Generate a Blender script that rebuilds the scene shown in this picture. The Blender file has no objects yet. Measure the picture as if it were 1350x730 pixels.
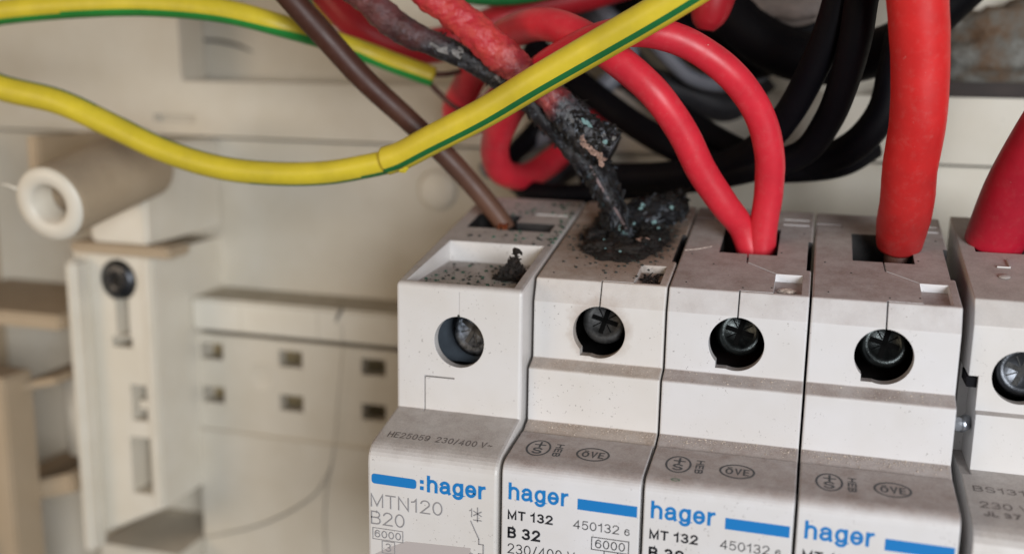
import bpy, bmesh, math, random
from mathutils import Vector, Matrix, noise, Euler

# ------------------------------------------------------------------ camera, world, lights, exposure
S = 0.001                                   # every length below is written in millimetres
scene = bpy.context.scene
COL = scene.collection
cam_d = bpy.data.cameras.new('camera')
cam = bpy.data.objects.new('camera', cam_d)
COL.objects.link(cam)
CR = Vector((0.96041937, 0.27812166, 0.01558744))
CU = Vector((-0.06952737, 0.18515602, 0.9802465))
CF = Vector((-0.26974167, 0.94253148, -0.1971645))
CP = Vector((34.5936, -132.3582, 27.4438))
mw = Matrix((CR, CU, -CF)).transposed().to_4x4()
mw.translation = CP * S
cam.matrix_world = mw
cam_d.sensor_width = 36.0
cam_d.lens = 36.0 * 1371.7 / 1350.0
cam_d.clip_start = 0.005
cam_d.clip_end = 10.0
cam_d.dof.use_dof = True
cam_d.dof.focus_distance = 0.134
cam_d.dof.aperture_fstop = 12.0
scene.camera = cam

world = bpy.data.worlds.new('World')
scene.world = world
world.use_nodes = True
wb = world.node_tree.nodes['Background']
wb.inputs[0].default_value = (0.88, 0.92, 1.0, 1)
wb.inputs[1].default_value = 0.10


def area_lamp(name, loc, target, sx, sy, watts, colour):
    d = bpy.data.lights.new(name, 'AREA')
    d.shape = 'RECTANGLE'
    d.size, d.size_y = sx * S, sy * S
    d.energy = watts
    d.color = colour
    o = bpy.data.objects.new(name, d)
    COL.objects.link(o)
    o.location = Vector(loc) * S
    o.rotation_euler = (Vector(target) - Vector(loc)).to_track_quat('-Z', 'Y').to_euler()
    return o


area_lamp('key_light', (240, -380, 60), (0, 0, -5), 200, 180, 1.98, (0.96, 0.98, 1.0))  # key lamp for the cool daylight from the front right
area_lamp('warm_fill_light', (-260, -260, 60), (-90, 40, 0), 160, 160, 0.36, (1.0, 0.76, 0.52))

scene.view_settings.view_transform = 'Standard'
scene.view_settings.look = 'None'
scene.view_settings.exposure = 0.0
scene.view_settings.gamma = 1.0
scene.view_settings.use_curve_mapping = False
scene.render.engine = 'CYCLES'
scene.render.resolution_x = 1024
scene.render.resolution_y = 553

rnd = random.Random(7)

# ------------------------------------------------------------------ helpers


def finish(me, smooth=False):
    me.transform(Matrix.Scale(S, 4))
    if smooth:
        me.polygons.foreach_set('use_smooth', [True] * len(me.polygons))
    me.update()
    return me


def link(name, me, parent=None):
    o = bpy.data.objects.new(name, me)
    COL.objects.link(o)
    if parent is not None:
        o.parent = parent
    return o


def obj(name, bm, mats, parent=None, smooth=False, normals=True):
    if normals:
        bmesh.ops.recalc_face_normals(bm, faces=bm.faces)
    me = bpy.data.meshes.new(name)
    bm.to_mesh(me)
    bm.free()
    for m in (mats if isinstance(mats, (list, tuple)) else [mats]):
        me.materials.append(m)
    finish(me, smooth)
    return link(name, me, parent)


def tag(o, label=None, cat=None, group=None, kind=None):
    if label: o['label'] = label
    if cat: o['category'] = cat
    if group: o['group'] = group
    if kind: o['kind'] = kind
    return o


def empty(name, loc=(0, 0, 0)):
    o = bpy.data.objects.new(name, None)
    o.empty_display_size = 0.005
    COL.objects.link(o)
    o.location = Vector(loc) * S
    return o


def box(bm, x0, x1, y0, y1, z0, z1):
    v = [bm.verts.new((x, y, z)) for x in (x0, x1) for y in (y0, y1) for z in (z0, z1)]
    for f in ((0, 1, 3, 2), (4, 6, 7, 5), (0, 4, 5, 1), (2, 3, 7, 6), (0, 2, 6, 4), (1, 5, 7, 3)):
        bm.faces.new([v[i] for i in f])
    return v


def obox(bm, c, ax, ay, az):
    """box centred on c with half-axis vectors"""
    c, ax, ay, az = Vector(c), Vector(ax), Vector(ay), Vector(az)
    v = [bm.verts.new(c + sx * ax + sy * ay + sz * az) for sx in (-1, 1) for sy in (-1, 1) for sz in (-1, 1)]
    for f in ((0, 1, 3, 2), (4, 6, 7, 5), (0, 4, 5, 1), (2, 3, 7, 6), (0, 2, 6, 4), (1, 5, 7, 3)):
        bm.faces.new([v[i] for i in f])


def rounded(pts, n=5):
    """pts: (a, b, radius) polygon -> list of (a, b) with arcs at the corners"""
    out = []
    N = len(pts)
    for i in range(N):
        p = Vector(pts[i][:2]); r = pts[i][2] if len(pts[i]) > 2 else 0
        if r <= 0:
            out.append(tuple(p)); continue
        a = Vector(pts[i - 1][:2]); b = Vector(pts[(i + 1) % N][:2])
        da, db = (a - p).normalized(), (b - p).normalized()
        ang = da.angle(db)
        t = min(r / math.tan(ang / 2), (a - p).length * .48, (b - p).length * .48)
        p0, p1 = p + da * t, p + db * t
        for k in range(n + 1):
            s = k / n
            q = p0 * (1 - s) ** 2 + p * 2 * s * (1 - s) + p1 * s * s
            out.append(tuple(q))
    return out


def extrude_yz(bm, prof, x0, x1, inset=0.0):
    """profile in the YZ plane pushed along X; inset>0 rounds the two ends off"""
    cy = sum(p[0] for p in prof) / len(prof); cz = sum(p[1] for p in prof) / len(prof)
    n = len(prof)
    nor = []
    area = sum(prof[i][0] * prof[(i + 1) % n][1] - prof[(i + 1) % n][0] * prof[i][1] for i in range(n))
    sg = 1 if area > 0 else -1
    for i in range(n):
        a, p, b = Vector(prof[i - 1]), Vector(prof[i]), Vector(prof[(i + 1) % n])
        e1, e2 = (p - a).normalized(), (b - p).normalized()
        n1, n2 = Vector((-e1.y, e1.x)) * sg, Vector((-e2.y, e2.x)) * sg
        m = (n1 + n2)
        m = m.normalized() / max(.5, m.normalized().dot(n1)) if m.length > 1e-6 else n1
        nor.append(m)
    rings = []
    if inset > 0:
        steps = [(x0, inset), (x0 + inset * .3, inset * .3), (x0 + inset, 0), (x1 - inset, 0), (x1 - inset * .3, inset * .3), (x1, inset)]
    else:
        steps = [(x0, 0), (x1, 0)]
    for x, k in steps:
        rings.append([bm.verts.new((x, p[0] + nor[i].x * k, p[1] + nor[i].y * k)) for i, p in enumerate(prof)])
    for a, b in zip(rings, rings[1:]):
        for i in range(n):
            bm.faces.new((a[i], a[(i + 1) % n], b[(i + 1) % n], b[i]))
    bm.faces.new(rings[0][::-1])
    bm.faces.new(rings[-1])


def cyl(bm, c, axis, r0, r1, length, n=32, cap=True):
    axis = Vector(axis).normalized()
    u = axis.orthogonal().normalized(); w = axis.cross(u)
    c = Vector(c)
    A = [bm.verts.new(c + (u * math.cos(t) + w * math.sin(t)) * r0) for t in [2 * math.pi * i / n for i in range(n)]]
    B = [bm.verts.new(c + axis * length + (u * math.cos(t) + w * math.sin(t)) * r1) for t in [2 * math.pi * i / n for i in range(n)]]
    for i in range(n):
        bm.faces.new((A[i], A[(i + 1) % n], B[(i + 1) % n], B[i]))
    if cap:
        bm.faces.new(A[::-1]); bm.faces.new(B)
    return A, B


def lathe(bm, c, axis, prof, n=40, close=False):
    """prof: (distance along axis, radius)"""
    axis = Vector(axis).normalized()
    u = axis.orthogonal().normalized(); w = axis.cross(u); c = Vector(c)
    rings = []
    for d, r in prof:
        if r < 1e-5:
            rings.append([bm.verts.new(c + axis * d)])
        else:
            rings.append([bm.verts.new(c + axis * d + (u * math.cos(2 * math.pi * i / n) + w * math.sin(2 * math.pi * i / n)) * r) for i in range(n)])
    for a, b in zip(rings, rings[1:]):
        for i in range(n):
            j = (i + 1) % n
            if len(a) == 1 and len(b) == 1: continue
            if len(a) == 1: bm.faces.new((a[0], b[j], b[i]))
            elif len(b) == 1: bm.faces.new((a[i], a[j], b[0]))
            else: bm.faces.new((a[i], a[j], b[j], b[i]))
    return rings


def lined(fn):
    """cutter whose cut faces take material slot 1"""
    def g(b):
        fn(b)
        for f in b.faces: f.material_index = 1
    return g


def boolean(bm_base, cutters):
    """bm_base minus every cutter, one after another (exact solver), returns a new bmesh"""
    bmesh.ops.recalc_face_normals(bm_base, faces=bm_base.faces)
    me = bpy.data.meshes.new('base'); bm_base.to_mesh(me); bm_base.free()
    for k in ('a', 'b'): me.materials.append(None)
    o = bpy.data.objects.new('base', me); COL.objects.link(o)
    tmp = []
    for fn in cutters:
        b = bmesh.new(); fn(b)
        bmesh.ops.recalc_face_normals(b, faces=b.faces)
        m = bpy.data.meshes.new('cut'); b.to_mesh(m); b.free()
        for k in ('a', 'b'): m.materials.append(None)
        c = bpy.data.objects.new('cut', m); COL.objects.link(c); tmp.append(c)
        md = o.modifiers.new('b', 'BOOLEAN'); md.object = c; md.operation = 'DIFFERENCE'; md.solver = 'EXACT'
    dg = bpy.context.evaluated_depsgraph_get()
    ev = o.evaluated_get(dg)
    em = ev.to_mesh()
    out = bmesh.new(); out.from_mesh(em)
    ev.to_mesh_clear()
    for c in tmp:
        m = c.data; bpy.data.objects.remove(c); bpy.data.meshes.remove(m)
    bpy.data.objects.remove(o); bpy.data.meshes.remove(me)
    return out


def catmull(pts, per):
    """pts: tuples (x,y,z,r) -> smooth dense list"""
    P = [Vector(p[:3] + (p[3],)) if len(p) == 4 else Vector(p) for p in pts]
    out = []
    n = len(P)
    for i in range(n - 1):
        p0 = P[i - 1] if i else P[0] * 2 - P[1]
        p1, p2 = P[i], P[i + 1]
        p3 = P[i + 2] if i + 2 < n else P[-1] * 2 - P[-2]
        t0 = 0; t1 = max((p1 - p0).length ** .5, 1e-3); t2 = t1 + max((p2 - p1).length ** .5, 1e-3); t3 = t2 + max((p3 - p2).length ** .5, 1e-3)
        for k in range(per):
            t = t1 + (t2 - t1) * k / per
            a1 = p0 * ((t1 - t) / (t1 - t0)) + p1 * ((t - t0) / (t1 - t0))
            a2 = p1 * ((t2 - t) / (t2 - t1)) + p2 * ((t - t1) / (t2 - t1))
            a3 = p2 * ((t3 - t) / (t3 - t2)) + p3 * ((t - t2) / (t3 - t2))
            b1 = a1 * ((t2 - t) / (t2 - t0)) + a2 * ((t - t0) / (t2 - t0))
            b2 = a2 * ((t3 - t) / (t3 - t1)) + a3 * ((t - t1) / (t3 - t1))
            out.append(b1 * ((t2 - t) / (t2 - t1)) + b2 * ((t - t1) / (t2 - t1)))
    out.append(P[-1])
    return out


def tube(bm, pts, per=8, n=20, stripe=None, rough=0.0, rscale=4.0, seed=0.0, cap=True, smooth_r=True, hollow=0.0, flat=1.0, ext=(False, False)):
    """stripe(t) -> list of (centre_deg, half_width_deg); those faces take material 1.
    angle 0 = up, 90 = towards the front, 180 = down."""
    P = catmull(pts, per)
    pos = [Vector(p[:3]) for p in P]
    rad = [p[3] for p in P]
    if smooth_r:
        for _ in range(6):
            rad = [rad[0]] + [(rad[i - 1] + rad[i] * 2 + rad[i + 1]) / 4 for i in range(1, len(rad) - 1)] + [rad[-1]]
    L = [0.0]
    for a, b in zip(pos, pos[1:]): L.append(L[-1] + (b - a).length)
    if ext[0]:
        e = pos[0] + (pos[0] - pos[1]).normalized() * 45
        pos.insert(0, e); rad.insert(0, rad[0]); L.insert(0, 0.0)
    if ext[1]:
        e = pos[-1] + (pos[-1] - pos[-2]).normalized() * 45
        pos.append(e); rad.append(rad[-1]); L.append(L[-1])
    lay = bm.verts.layers.float.get('along') or bm.verts.layers.float.new('along')
    rings = []
    for i, p in enumerate(pos):
        t = (pos[min(i + 1, len(pos) - 1)] - pos[max(i - 1, 0)]).normalized()
        if stripe or i == 0:
            up = Vector((-.2, 0, 1)) if stripe or abs(t.z) < .8 else Vector((1, .2, 0))
        else:
            up = u
        u = (up - t * up.dot(t)).normalized()
        w = u.cross(t)
        if stripe and w.y > 0: w = -w
        ring = []
        for k in range(n):
            a = 2 * math.pi * k / n
            d = u * math.cos(a) + w * math.sin(a) * flat
            r = rad[i]
            if rough:
                q = (p + d * r) / rscale + Vector((seed, seed * 2, 0))
                f = noise.noise(q) * 1.1 + noise.noise(q * 2.7) * .7 + noise.noise(q * 6.1) * .35
                r = r * (1 + rough * f)
            v = bm.verts.new(p + d * r)
            v[lay] = L[i] / L[-1]
            ring.append(v)
        rings.append(ring)
    for i in range(len(rings) - 1):
        a, b = rings[i], rings[i + 1]
        st = stripe(L[i] / L[-1]) if stripe else []
        for k in range(n):
            f = bm.faces.new((a[k], a[(k + 1) % n], b[(k + 1) % n], b[k]))
            ang = 360 * (k + .5) / n
            for c, h in st:
                if abs((ang - c + 180) % 360 - 180) <= h: f.material_index = 1
    if cap and not hollow:
        bm.faces.new(rings[0][::-1]); bm.faces.new(rings[-1])
    if hollow:
        for ri, dr in ((0, 1), (-1, -1)):
            R0 = rings[ri]
            c = sum((v.co for v in R0), Vector()) / n
            inn = [bm.verts.new(c + (v.co - c) * (1 - hollow)) for v in R0]
            nxt = rings[dr if ri == 0 else -2]
            c2 = sum((v.co for v in nxt), Vector()) / n
            dirv = (c2 - c).normalized() * 2.5
            inn2 = [bm.verts.new(c + dirv + (v.co - c) * (1 - hollow)) for v in R0]
            for k in range(n):
                bm.faces.new((R0[k], R0[(k + 1) % n], inn[(k + 1) % n], inn[k]))
                bm.faces.new((inn[k], inn[(k + 1) % n], inn2[(k + 1) % n], inn2[k]))
            bm.faces.new(inn2)
    return pos


def wire_obj(name, key, mats, parent=None, **kw):
    bm = bmesh.new()
    tube(bm, WIRE[key], ext=EXT.get(key, (False, False)), **kw)
    return obj(name, bm, mats, parent, smooth=True)


class Plane2:
    """flat print lies on this plane: a along X, b up the face"""
    def __init__(s, org, ua, ub, lift=0.03):
        s.o, s.ua, s.ub = Vector(org), Vector(ua).normalized(), Vector(ub).normalized()
        s.n = s.ua.cross(s.ub); s.o = s.o + s.n * lift
    def p(s, a, b): return s.o + s.ua * a + s.ub * b


# ---- stroke lettering (plain grotesque shapes drawn as ribbons of even width)
def arc(cx, cy, rx, ry, a0, a1, n=12):
    return [(cx + rx * math.cos(math.radians(a0 + (a1 - a0) * i / n)), cy + ry * math.sin(math.radians(a0 + (a1 - a0) * i / n))) for i in range(n + 1)]


XH = .73
GL = {   # width, strokes in a unit box (0..1 across, cap height 1)
    'h': (.50, [[(0, 0), (0, 1)], arc(.5, XH - .27, .5, .27, 180, 0) + [(1, 0)]]),
    'a': (.52, [arc(.48, XH - .22, .44, .22, 160, 0) + [(.92, .10), (1.02, .0)], [(.92, .44)] + arc(.36, .20, .36, .20, 85, 275) + [(.75, .06), (.92, .2)]]),
    'g': (.50, [arc(.5, XH / 2 + .01, .5, XH / 2 - .01, 20, 340, 20), [(1, XH), (1, -.02)] + arc(.5, -.02, .5, .25, 0, -155)]),
    'e': (.52, [[(0.2, XH / 2), (.8, XH / 2)], arc(.5, XH / 2, .5, XH / 2, -12, 322, 20)]),
    'r': (.28, [[(0, 0), (0, XH)], arc(1, XH - .34, 1, .34, 180, 92, 8)]),
    '0': (.54, [arc(.5, .5, .5, .5, 0, 360, 24)]),
    '1': (.34, [[(.0, .76), (.45, .80), (.8, 1), (.8, 0)]]),
    '2': (.54, [arc(.5, .72, .48, .28, 170, -25) + [(.0, .0), (1, 0)]]),
    '3': (.54, [arc(.48, .755, .44, .245, 150, -90), arc(.5, .255, .5, .255, 90, -155)]),
    '4': (.56, [[(.76, 0), (.76, 1), (0, .27), (1, .27)]]),
    '5': (.54, [[(.92, 1), (.18, 1), (.08, .48)] + arc(.5, .33, .5, .33, 140, -150)]),
    '6': (.54, [arc(.5, .32, .5, .32, 0, 360, 20), arc(.52, .5, .52, .5, 180, 42)]),
    '7': (.52, [[(0, 1), (1, 1), (.3, 0)]]),
    '9': (.54, [arc(.5, .68, .5, .32, 0, 360, 20), arc(.48, .5, .52, .5, 0, -138)]),
    'M': (.72, [[(0, 0), (0, 1), (.5, .08), (1, 1), (1, 0)]]),
    'T': (.58, [[(0, 1), (1, 1)], [(.5, 1), (.5, 0)]]),
    'N': (.60, [[(0, 0), (0, 1), (1, 0), (1, 1)]]),
    'B': (.56, [[(0, 0), (0, 1), (.55, 1)] + arc(.55, .76, .38, .24, 90, -90, 8) + [(0, .52)], [(.55, .52)] + arc(.58, .26, .42, .26, 90, -90, 8) + [(0, 0)]]),
    'V': (.60, [[(0, 1), (.5, 0), (1, 1)]]),
    'E': (.50, [[(1, 1), (0, 1), (0, 0), (1, 0)], [(0, .52), (.9, .52)]]),
    'H': (.58, [[(0, 0), (0, 1)], [(1, 0), (1, 1)], [(0, .52), (1, .52)]]),
    'O': (.70, [arc(.5, .5, .5, .5, 0, 360, 24)]),
    'Ö': (.70, [arc(.5, .45, .5, .45, 0, 360, 24), [(.28, 1.12), (.3, 1.12)], [(.7, 1.12), (.72, 1.12)]]),
    'S': (.56, [arc(.5, .755, .48, .245, 25, 270) + arc(.5, .255, .5, .255, 90, -155)[1:]]),
    'L': (.46, [[(0, 1), (0, 0), (1, 0)]]),
    'J': (.44, [[(1, 1), (1, .3)] + arc(.5, .3, .5, .3, 0, -170)]),
    '/': (.34, [[(0, -.05), (1, 1.02)]]),
    '~': (.50, [[(0, .42), (.25, .54), (.5, .46), (.75, .38), (1, .5)]]),
    ':': (.10, [[(.3, .08), (.7, .08)], [(.3, .62), (.7, .62)]]),
}


def ribbon(bm, pl, pts, w, lift):
    n = pl.n * lift
    P = [Vector(p) for p in pts]
    closed = (P[0] - P[-1]).length < 1e-4
    if closed: P = P[:-1]
    N = len(P)
    if not closed:
        d = (P[0] - P[1]).normalized(); P[0] = P[0] + d * w / 2
        d = (P[-1] - P[-2]).normalized(); P[-1] = P[-1] + d * w / 2
    L, R = [], []
    for i in range(N):
        a = P[i - 1] if (i or closed) else None
        b = P[(i + 1) % N] if (i < N - 1 or closed) else None
        d1 = (P[i] - a).normalized() if a is not None else None
        d2 = (b - P[i]).normalized() if b is not None else None
        d1 = d1 or d2; d2 = d2 or d1
        m = Vector((-d1.y - d2.y, d1.x + d2.x))
        m = m.normalized() if m.length > 1e-5 else Vector((-d1.y, d1.x))
        k = 1 / max(.38, m.dot(Vector((-d1.y, d1.x))))
        L.append(bm.verts.new(pl.p(*(P[i] + m * w / 2 * k)) + n)); R.append(bm.verts.new(pl.p(*(P[i] - m * w / 2 * k)) + n))
    for i in range(N if closed else N - 1):
        j = (i + 1) % N
        bm.faces.new((L[i], R[i], R[j], L[j]))


def text(bm, pl, body, a0, a1, b0, b1, w=.14, rot=0, gap=.15):
    """b0 = baseline, b1 = cap line (w is the stroke width in mm); rot=1 reads downwards"""
    cap = (b1 - b0) if not rot else (a1 - a0)
    adv, x = [], 0
    for ch_ in body:
        if ch_ == ' ': x += .34; continue
        gw = GL[ch_][0]
        adv.append((ch_, x, gw)); x += gw + w / cap + gap
    x -= gap
    run = (a1 - a0) if not rot else (b1 - b0)
    sc = run / x
    for ch_, gx, gw in adv:
        for si, st in enumerate(GL[ch_][1]):
            pts = []
            for u, v in st:
                px_ = gx * sc + w / 2 + u * (gw + w / cap) * sc - u * w
                py_ = w / 2 + v * (cap - w)
                pts.append((a0 + px_, b0 + py_) if not rot else (a0 + py_, b1 - px_))
            ribbon(bm, pl, pts, w, .005 * si)


def poly2(bm, pl, pts):
    bm.faces.new([bm.verts.new(pl.p(*p)) for p in pts])


def frame2(bm, pl, a0, a1, b0, b1, w):
    for q in ((a0, a1, b0, b0 + w), (a0, a1, b1 - w, b1), (a0, a0 + w, b0 + w, b1 - w), (a1 - w, a1, b0 + w, b1 - w)):
        poly2(bm, pl, [(q[0], q[2]), (q[1], q[2]), (q[1], q[3]), (q[0], q[3])])


def ring2(bm, pl, ca, cb, ra, rb, w, n=40):
    A = [bm.verts.new(pl.p(ca + ra * math.cos(t), cb + rb * math.sin(t))) for t in [2 * math.pi * i / n for i in range(n)]]
    B = [bm.verts.new(pl.p(ca + (ra - w) * math.cos(t), cb + (rb - w) * math.sin(t))) for t in [2 * math.pi * i / n for i in range(n)]]
    for i in range(n): bm.faces.new((A[i], A[(i + 1) % n], B[(i + 1) % n], B[i]))


def line2(bm, pl, pts, w):
    for (a0, b0), (a1, b1) in zip(pts, pts[1:]):
        d = Vector((a1 - a0, b1 - b0)); L = d.length; d /= L; q = Vector((-d.y, d.x)) * w / 2; e = d * w * .35
        poly2(bm, pl, [(a0 - e.x + q.x, b0 - e.y + q.y), (a0 - e.x - q.x, b0 - e.y - q.y), (a1 + e.x - q.x, b1 + e.y - q.y), (a1 + e.x + q.x, b1 + e.y + q.y)])


# ------------------------------------------------------------------ materials
class NT:
    def __init__(s, name):
        s.m = bpy.data.materials.new(name); s.m.use_nodes = True
        s.t = s.m.node_tree; s.b = s.t.nodes['Principled BSDF']
    def n(s, typ, **kw):
        nd = s.t.nodes.new(typ)
        for k, v in kw.items():
            if k.startswith('_'): setattr(nd, k[1:], v)
            else: nd.inputs[k.replace('_', ' ') if k.replace('_', ' ') in nd.inputs else k].default_value = v
        return nd
    def l(s, a, b): s.t.links.new(a, b)
    def noise(s, scale, detail=4, rough=.55, dim=None):
        tc = s.n('ShaderNodeTexCoord'); nd = s.n('ShaderNodeTexNoise'); oi = s.n('ShaderNodeObjectInfo'); ad = s.n('ShaderNodeVectorMath', _operation='ADD')
        s.l(tc.outputs['Object'], ad.inputs[0]); s.l(oi.outputs['Random'], ad.inputs[1])
        nd.inputs['Scale'].default_value = scale; nd.inputs['Detail'].default_value = detail; nd.inputs['Roughness'].default_value = rough
        s.l(ad.outputs[0], nd.inputs['Vector']); return nd.outputs['Fac']
    def ramp(s, fac, stops):
        r = s.n('ShaderNodeValToRGB'); e = r.color_ramp.elements
        e[0].position, e[0].color = stops[0][0], tuple(stops[0][1]) + (1,) if not isinstance(stops[0][1], (int, float)) else (stops[0][1],) * 3 + (1,)
        e[1].position, e[1].color = stops[1][0], tuple(stops[1][1]) + (1,) if not isinstance(stops[1][1], (int, float)) else (stops[1][1],) * 3 + (1,)
        for p, c in stops[2:]:
            x = e.new(p); x.color = (c,) * 3 + (1,) if isinstance(c, (int, float)) else tuple(c) + (1,)
        s.l(fac, r.inputs[0]); return r.outputs[0]
    def mix(s, fac, a, b):
        m = s.n('ShaderNodeMix', _data_type='RGBA')
        for v, k in ((fac, 0), (a, 6), (b, 7)):
            if hasattr(v, 'links') or hasattr(v, 'is_linked'): s.l(v, m.inputs[k])
            elif k == 0: m.inputs[0].default_value = v
            else: m.inputs[k].default_value = tuple(v) + (1,)
        return m.outputs[2]
    def math(s, op, a, b=0.0, clamp=False):
        m = s.n('ShaderNodeMath', _operation=op, _use_clamp=clamp)
        for v, k in ((a, 0), (b, 1)):
            if hasattr(v, 'is_linked'): s.l(v, m.inputs[k])
            else: m.inputs[k].default_value = v
        return m.outputs[0]
    def bump(s, h, strength, dist, normal=None):
        b = s.n('ShaderNodeBump'); b.inputs['Strength'].default_value = strength; b.inputs['Distance'].default_value = dist
        s.l(h, b.inputs['Height'])
        if normal is not None: s.l(normal, b.inputs['Normal'])
        s.l(b.outputs[0], s.b.inputs['Normal']); return b
    def col(s, c):
        if hasattr(c, 'is_linked'): s.l(c, s.b.inputs['Base Color'])
        else: s.b.inputs['Base Color'].default_value = tuple(c) + (1,)
    def set(s, **kw):
        for k, v in kw.items():
            k = k.replace('_', ' ')
            if hasattr(v, 'is_linked'): s.l(v, s.b.inputs[k])
            else: s.b.inputs[k].default_value = v


def plastic(name, base, dust=(0.30, 0.25, 0.225), dust_amt=0.0, rough=.42, grime=.07, edge=True, soot=None, sss=0.0, mott=1.0):
    """moulded plastic; dust lies on faces that point up"""
    m = NT(name)
    geo = m.n('ShaderNodeNewGeometry')
    nb = m.noise(90, 3, .6)
    lo = (base[0] * (1 - grime), base[1] * (1 - grime * 1.25), base[2] * (1 - grime * 1.7))
    c = m.mix(m.ramp(nb, [(.35, 0.0), (.7, 1.0)]), lo, base)
    # small marks and smears
    sp = m.ramp(m.noise(2600, 2, .6), [(.665, 0.0), (.715, 1.0)])
    big = m.ramp(m.noise(190, 3, .6), [(.44, 0.0), (.60, 1.0)])
    c = m.mix(m.math('MULTIPLY', m.math('MULTIPLY', sp, big), .6 * mott), c, (.14, .115, .10))
    if dust_amt:
        sep = m.n('ShaderNodeSeparateXYZ'); m.l(geo.outputs['Normal'], sep.inputs[0])
        up = m.ramp(m.math('ADD', sep.outputs[2], m.math('MULTIPLY', m.math('SUBTRACT', m.noise(330, 5, .65), .5), .5)), [(.10, 0.0), (.88, 1.0)])
        dn = m.ramp(m.noise(300, 6, .7), [(.25, .55), (.72, 1.0)])
        fac = m.math('MULTIPLY', m.math('MULTIPLY', up, dn), dust_amt, True)
        fine = m.mix(m.ramp(m.noise(5200, 2, .7), [(.35, 0.0), (.68, 1.0)]), tuple(x * .82 for x in dust), tuple(min(1, x * 1.22) for x in dust))
        c = m.mix(fac, c, fine)
        m.set(Roughness=m.math('ADD', m.math('MULTIPLY', fac, .45), rough, True))
    else:
        m.set(Roughness=rough)
    if soot:
        (sx, sy, sr, s2) = soot
        tc = m.n('ShaderNodeTexCoord')
        sub = m.n('ShaderNodeVectorMath', _operation='SUBTRACT'); m.l(tc.outputs['Object'], sub.inputs[0]); sub.inputs[1].default_value = (sx * S, sy * S, 2.5 * S)
        mul = m.n('ShaderNodeVectorMath', _operation='MULTIPLY'); m.l(sub.outputs[0], mul.inputs[0]); mul.inputs[1].default_value = (1, .78, .8)
        ln = m.n('ShaderNodeVectorMath', _operation='LENGTH'); m.l(mul.outputs[0], ln.inputs[0])
        d = m.math('ADD', m.math('DIVIDE', ln.outputs['Value'], sr * S * 2), m.math('MULTIPLY', m.math('SUBTRACT', m.noise(330, 6, .7), .5), .45))
        brown = m.ramp(d, [(.5, 1.0), (s2 / 2, 0.0)])
        c = m.mix(m.math('MULTIPLY', brown, .72), c, (.17, .095, .05))
        black = m.ramp(d, [(.43, 1.0), (.58, 0.0)])
        c = m.mix(black, c, (.018, .016, .016))
        s2_ = m.n('ShaderNodeVectorMath', _operation='SUBTRACT'); m.l(tc.outputs['Object'], s2_.inputs[0]); s2_.inputs[1].default_value = (8.95 * S, 0, -6.2 * S)
        m2_ = m.n('ShaderNodeVectorMath', _operation='MULTIPLY'); m.l(s2_.outputs[0], m2_.inputs[0]); m2_.inputs[1].default_value = (1, .55, 1)
        l2_ = m.n('ShaderNodeVectorMath', _operation='LENGTH'); m.l(m2_.outputs[0], l2_.inputs[0])
        d2_ = m.math('ADD', m.math('DIVIDE', l2_.outputs['Value'], 12 * S), m.math('MULTIPLY', m.math('SUBTRACT', m.noise(500, 5, .7), .5), .3))
        c = m.mix(m.math('MULTIPLY', m.ramp(d2_, [(.28, 1.0), (.40, 0.0)]), .35), c, (.24, .14, .07))
        fl = m.ramp(m.noise(1900, 3, .7), [(.60, 0.0), (.66, 1.0)])
        near = m.ramp(d, [(.55, 1.0), (.95, 0.0)])
        c = m.mix(m.math('MULTIPLY', m.math('MULTIPLY', fl, near), .85), c, (.02, .018, .018))
    m.col(c)
    bn = m.math('ADD', m.noise(3500, 3, .7), m.math('MULTIPLY', m.noise(120, 2), .8))
    nrm = None
    if edge:
        bv = m.n('ShaderNodeBevel', _samples=4); bv.inputs['Radius'].default_value = .16 * S
        nrm = bv.outputs[0]
    m.bump(bn, .12, .05 * S, nrm)
    m.set(**{'Specular_IOR_Level': .42})
    if sss:
        m.set(Subsurface_Weight=sss); m.b.inputs['Subsurface Radius'].default_value = (.0012, .0009, .0006)
    return m.m


def simple(name, c, rough=.5, metal=0.0, spec=.5, var=.0, scale=300, bump=0.0, alpha=None, coat=0.0):
    m = NT(name)
    if var:
        lo = tuple(x * (1 - var) for x in c); hi = tuple(min(1, x * (1 + var)) for x in c)
        m.col(m.mix(m.ramp(m.noise(scale, 4, .6), [(.3, 0.0), (.7, 1.0)]), lo, hi))
    else: m.col(c)
    m.set(Roughness=rough, Metallic=metal, Specular_IOR_Level=spec, Coat_Weight=coat)
    if bump: m.bump(m.noise(scale * 6, 3, .6), bump, .08 * S)
    return m.m


def insulation(name, c, rough=.42, dusty=.12, wear=None, spec=.45, worn=None):
    m = NT(name)
    lo = tuple(x * .74 for x in c)
    k = m.mix(m.ramp(m.noise(110, 4, .65), [(.3, 0.0), (.7, 1.0)]), lo, c)
    sc_ = m.ramp(m.noise(1700, 3, .6), [(.70, 0.0), (.75, 1.0)])
    k = m.mix(m.math('MULTIPLY', sc_, dusty * 2.2, True), k, (.60, .45, .40))
    d = m.ramp(m.noise(700, 5, .75), [(.52, 0.0), (.85, 1.0)])
    k = m.mix(m.math('MULTIPLY', d, dusty), k, (.55, .45, .40))
    if worn:     # (from, to, colour): tint along the wire
        at = m.n('ShaderNodeAttribute', _attribute_name='along')
        f = m.math('ADD', at.outputs['Fac'], m.math('MULTIPLY', m.math('SUBTRACT', m.noise(300, 4, .7), .5), .25))
        k = m.mix(m.ramp(f, [(worn[0], 0.0), (worn[1], worn[3])]), k, worn[2])
    m.col(k)
    m.set(Roughness=m.math('ADD', m.math('MULTIPLY', m.noise(500, 3), .25), rough - .12), Specular_IOR_Level=spec)
    m.bump(m.math('ADD', m.noise(1500, 3, .6), m.math('MULTIPLY', m.noise(180, 2), 1.5)), .10, .08 * S)
    return m.m


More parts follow.
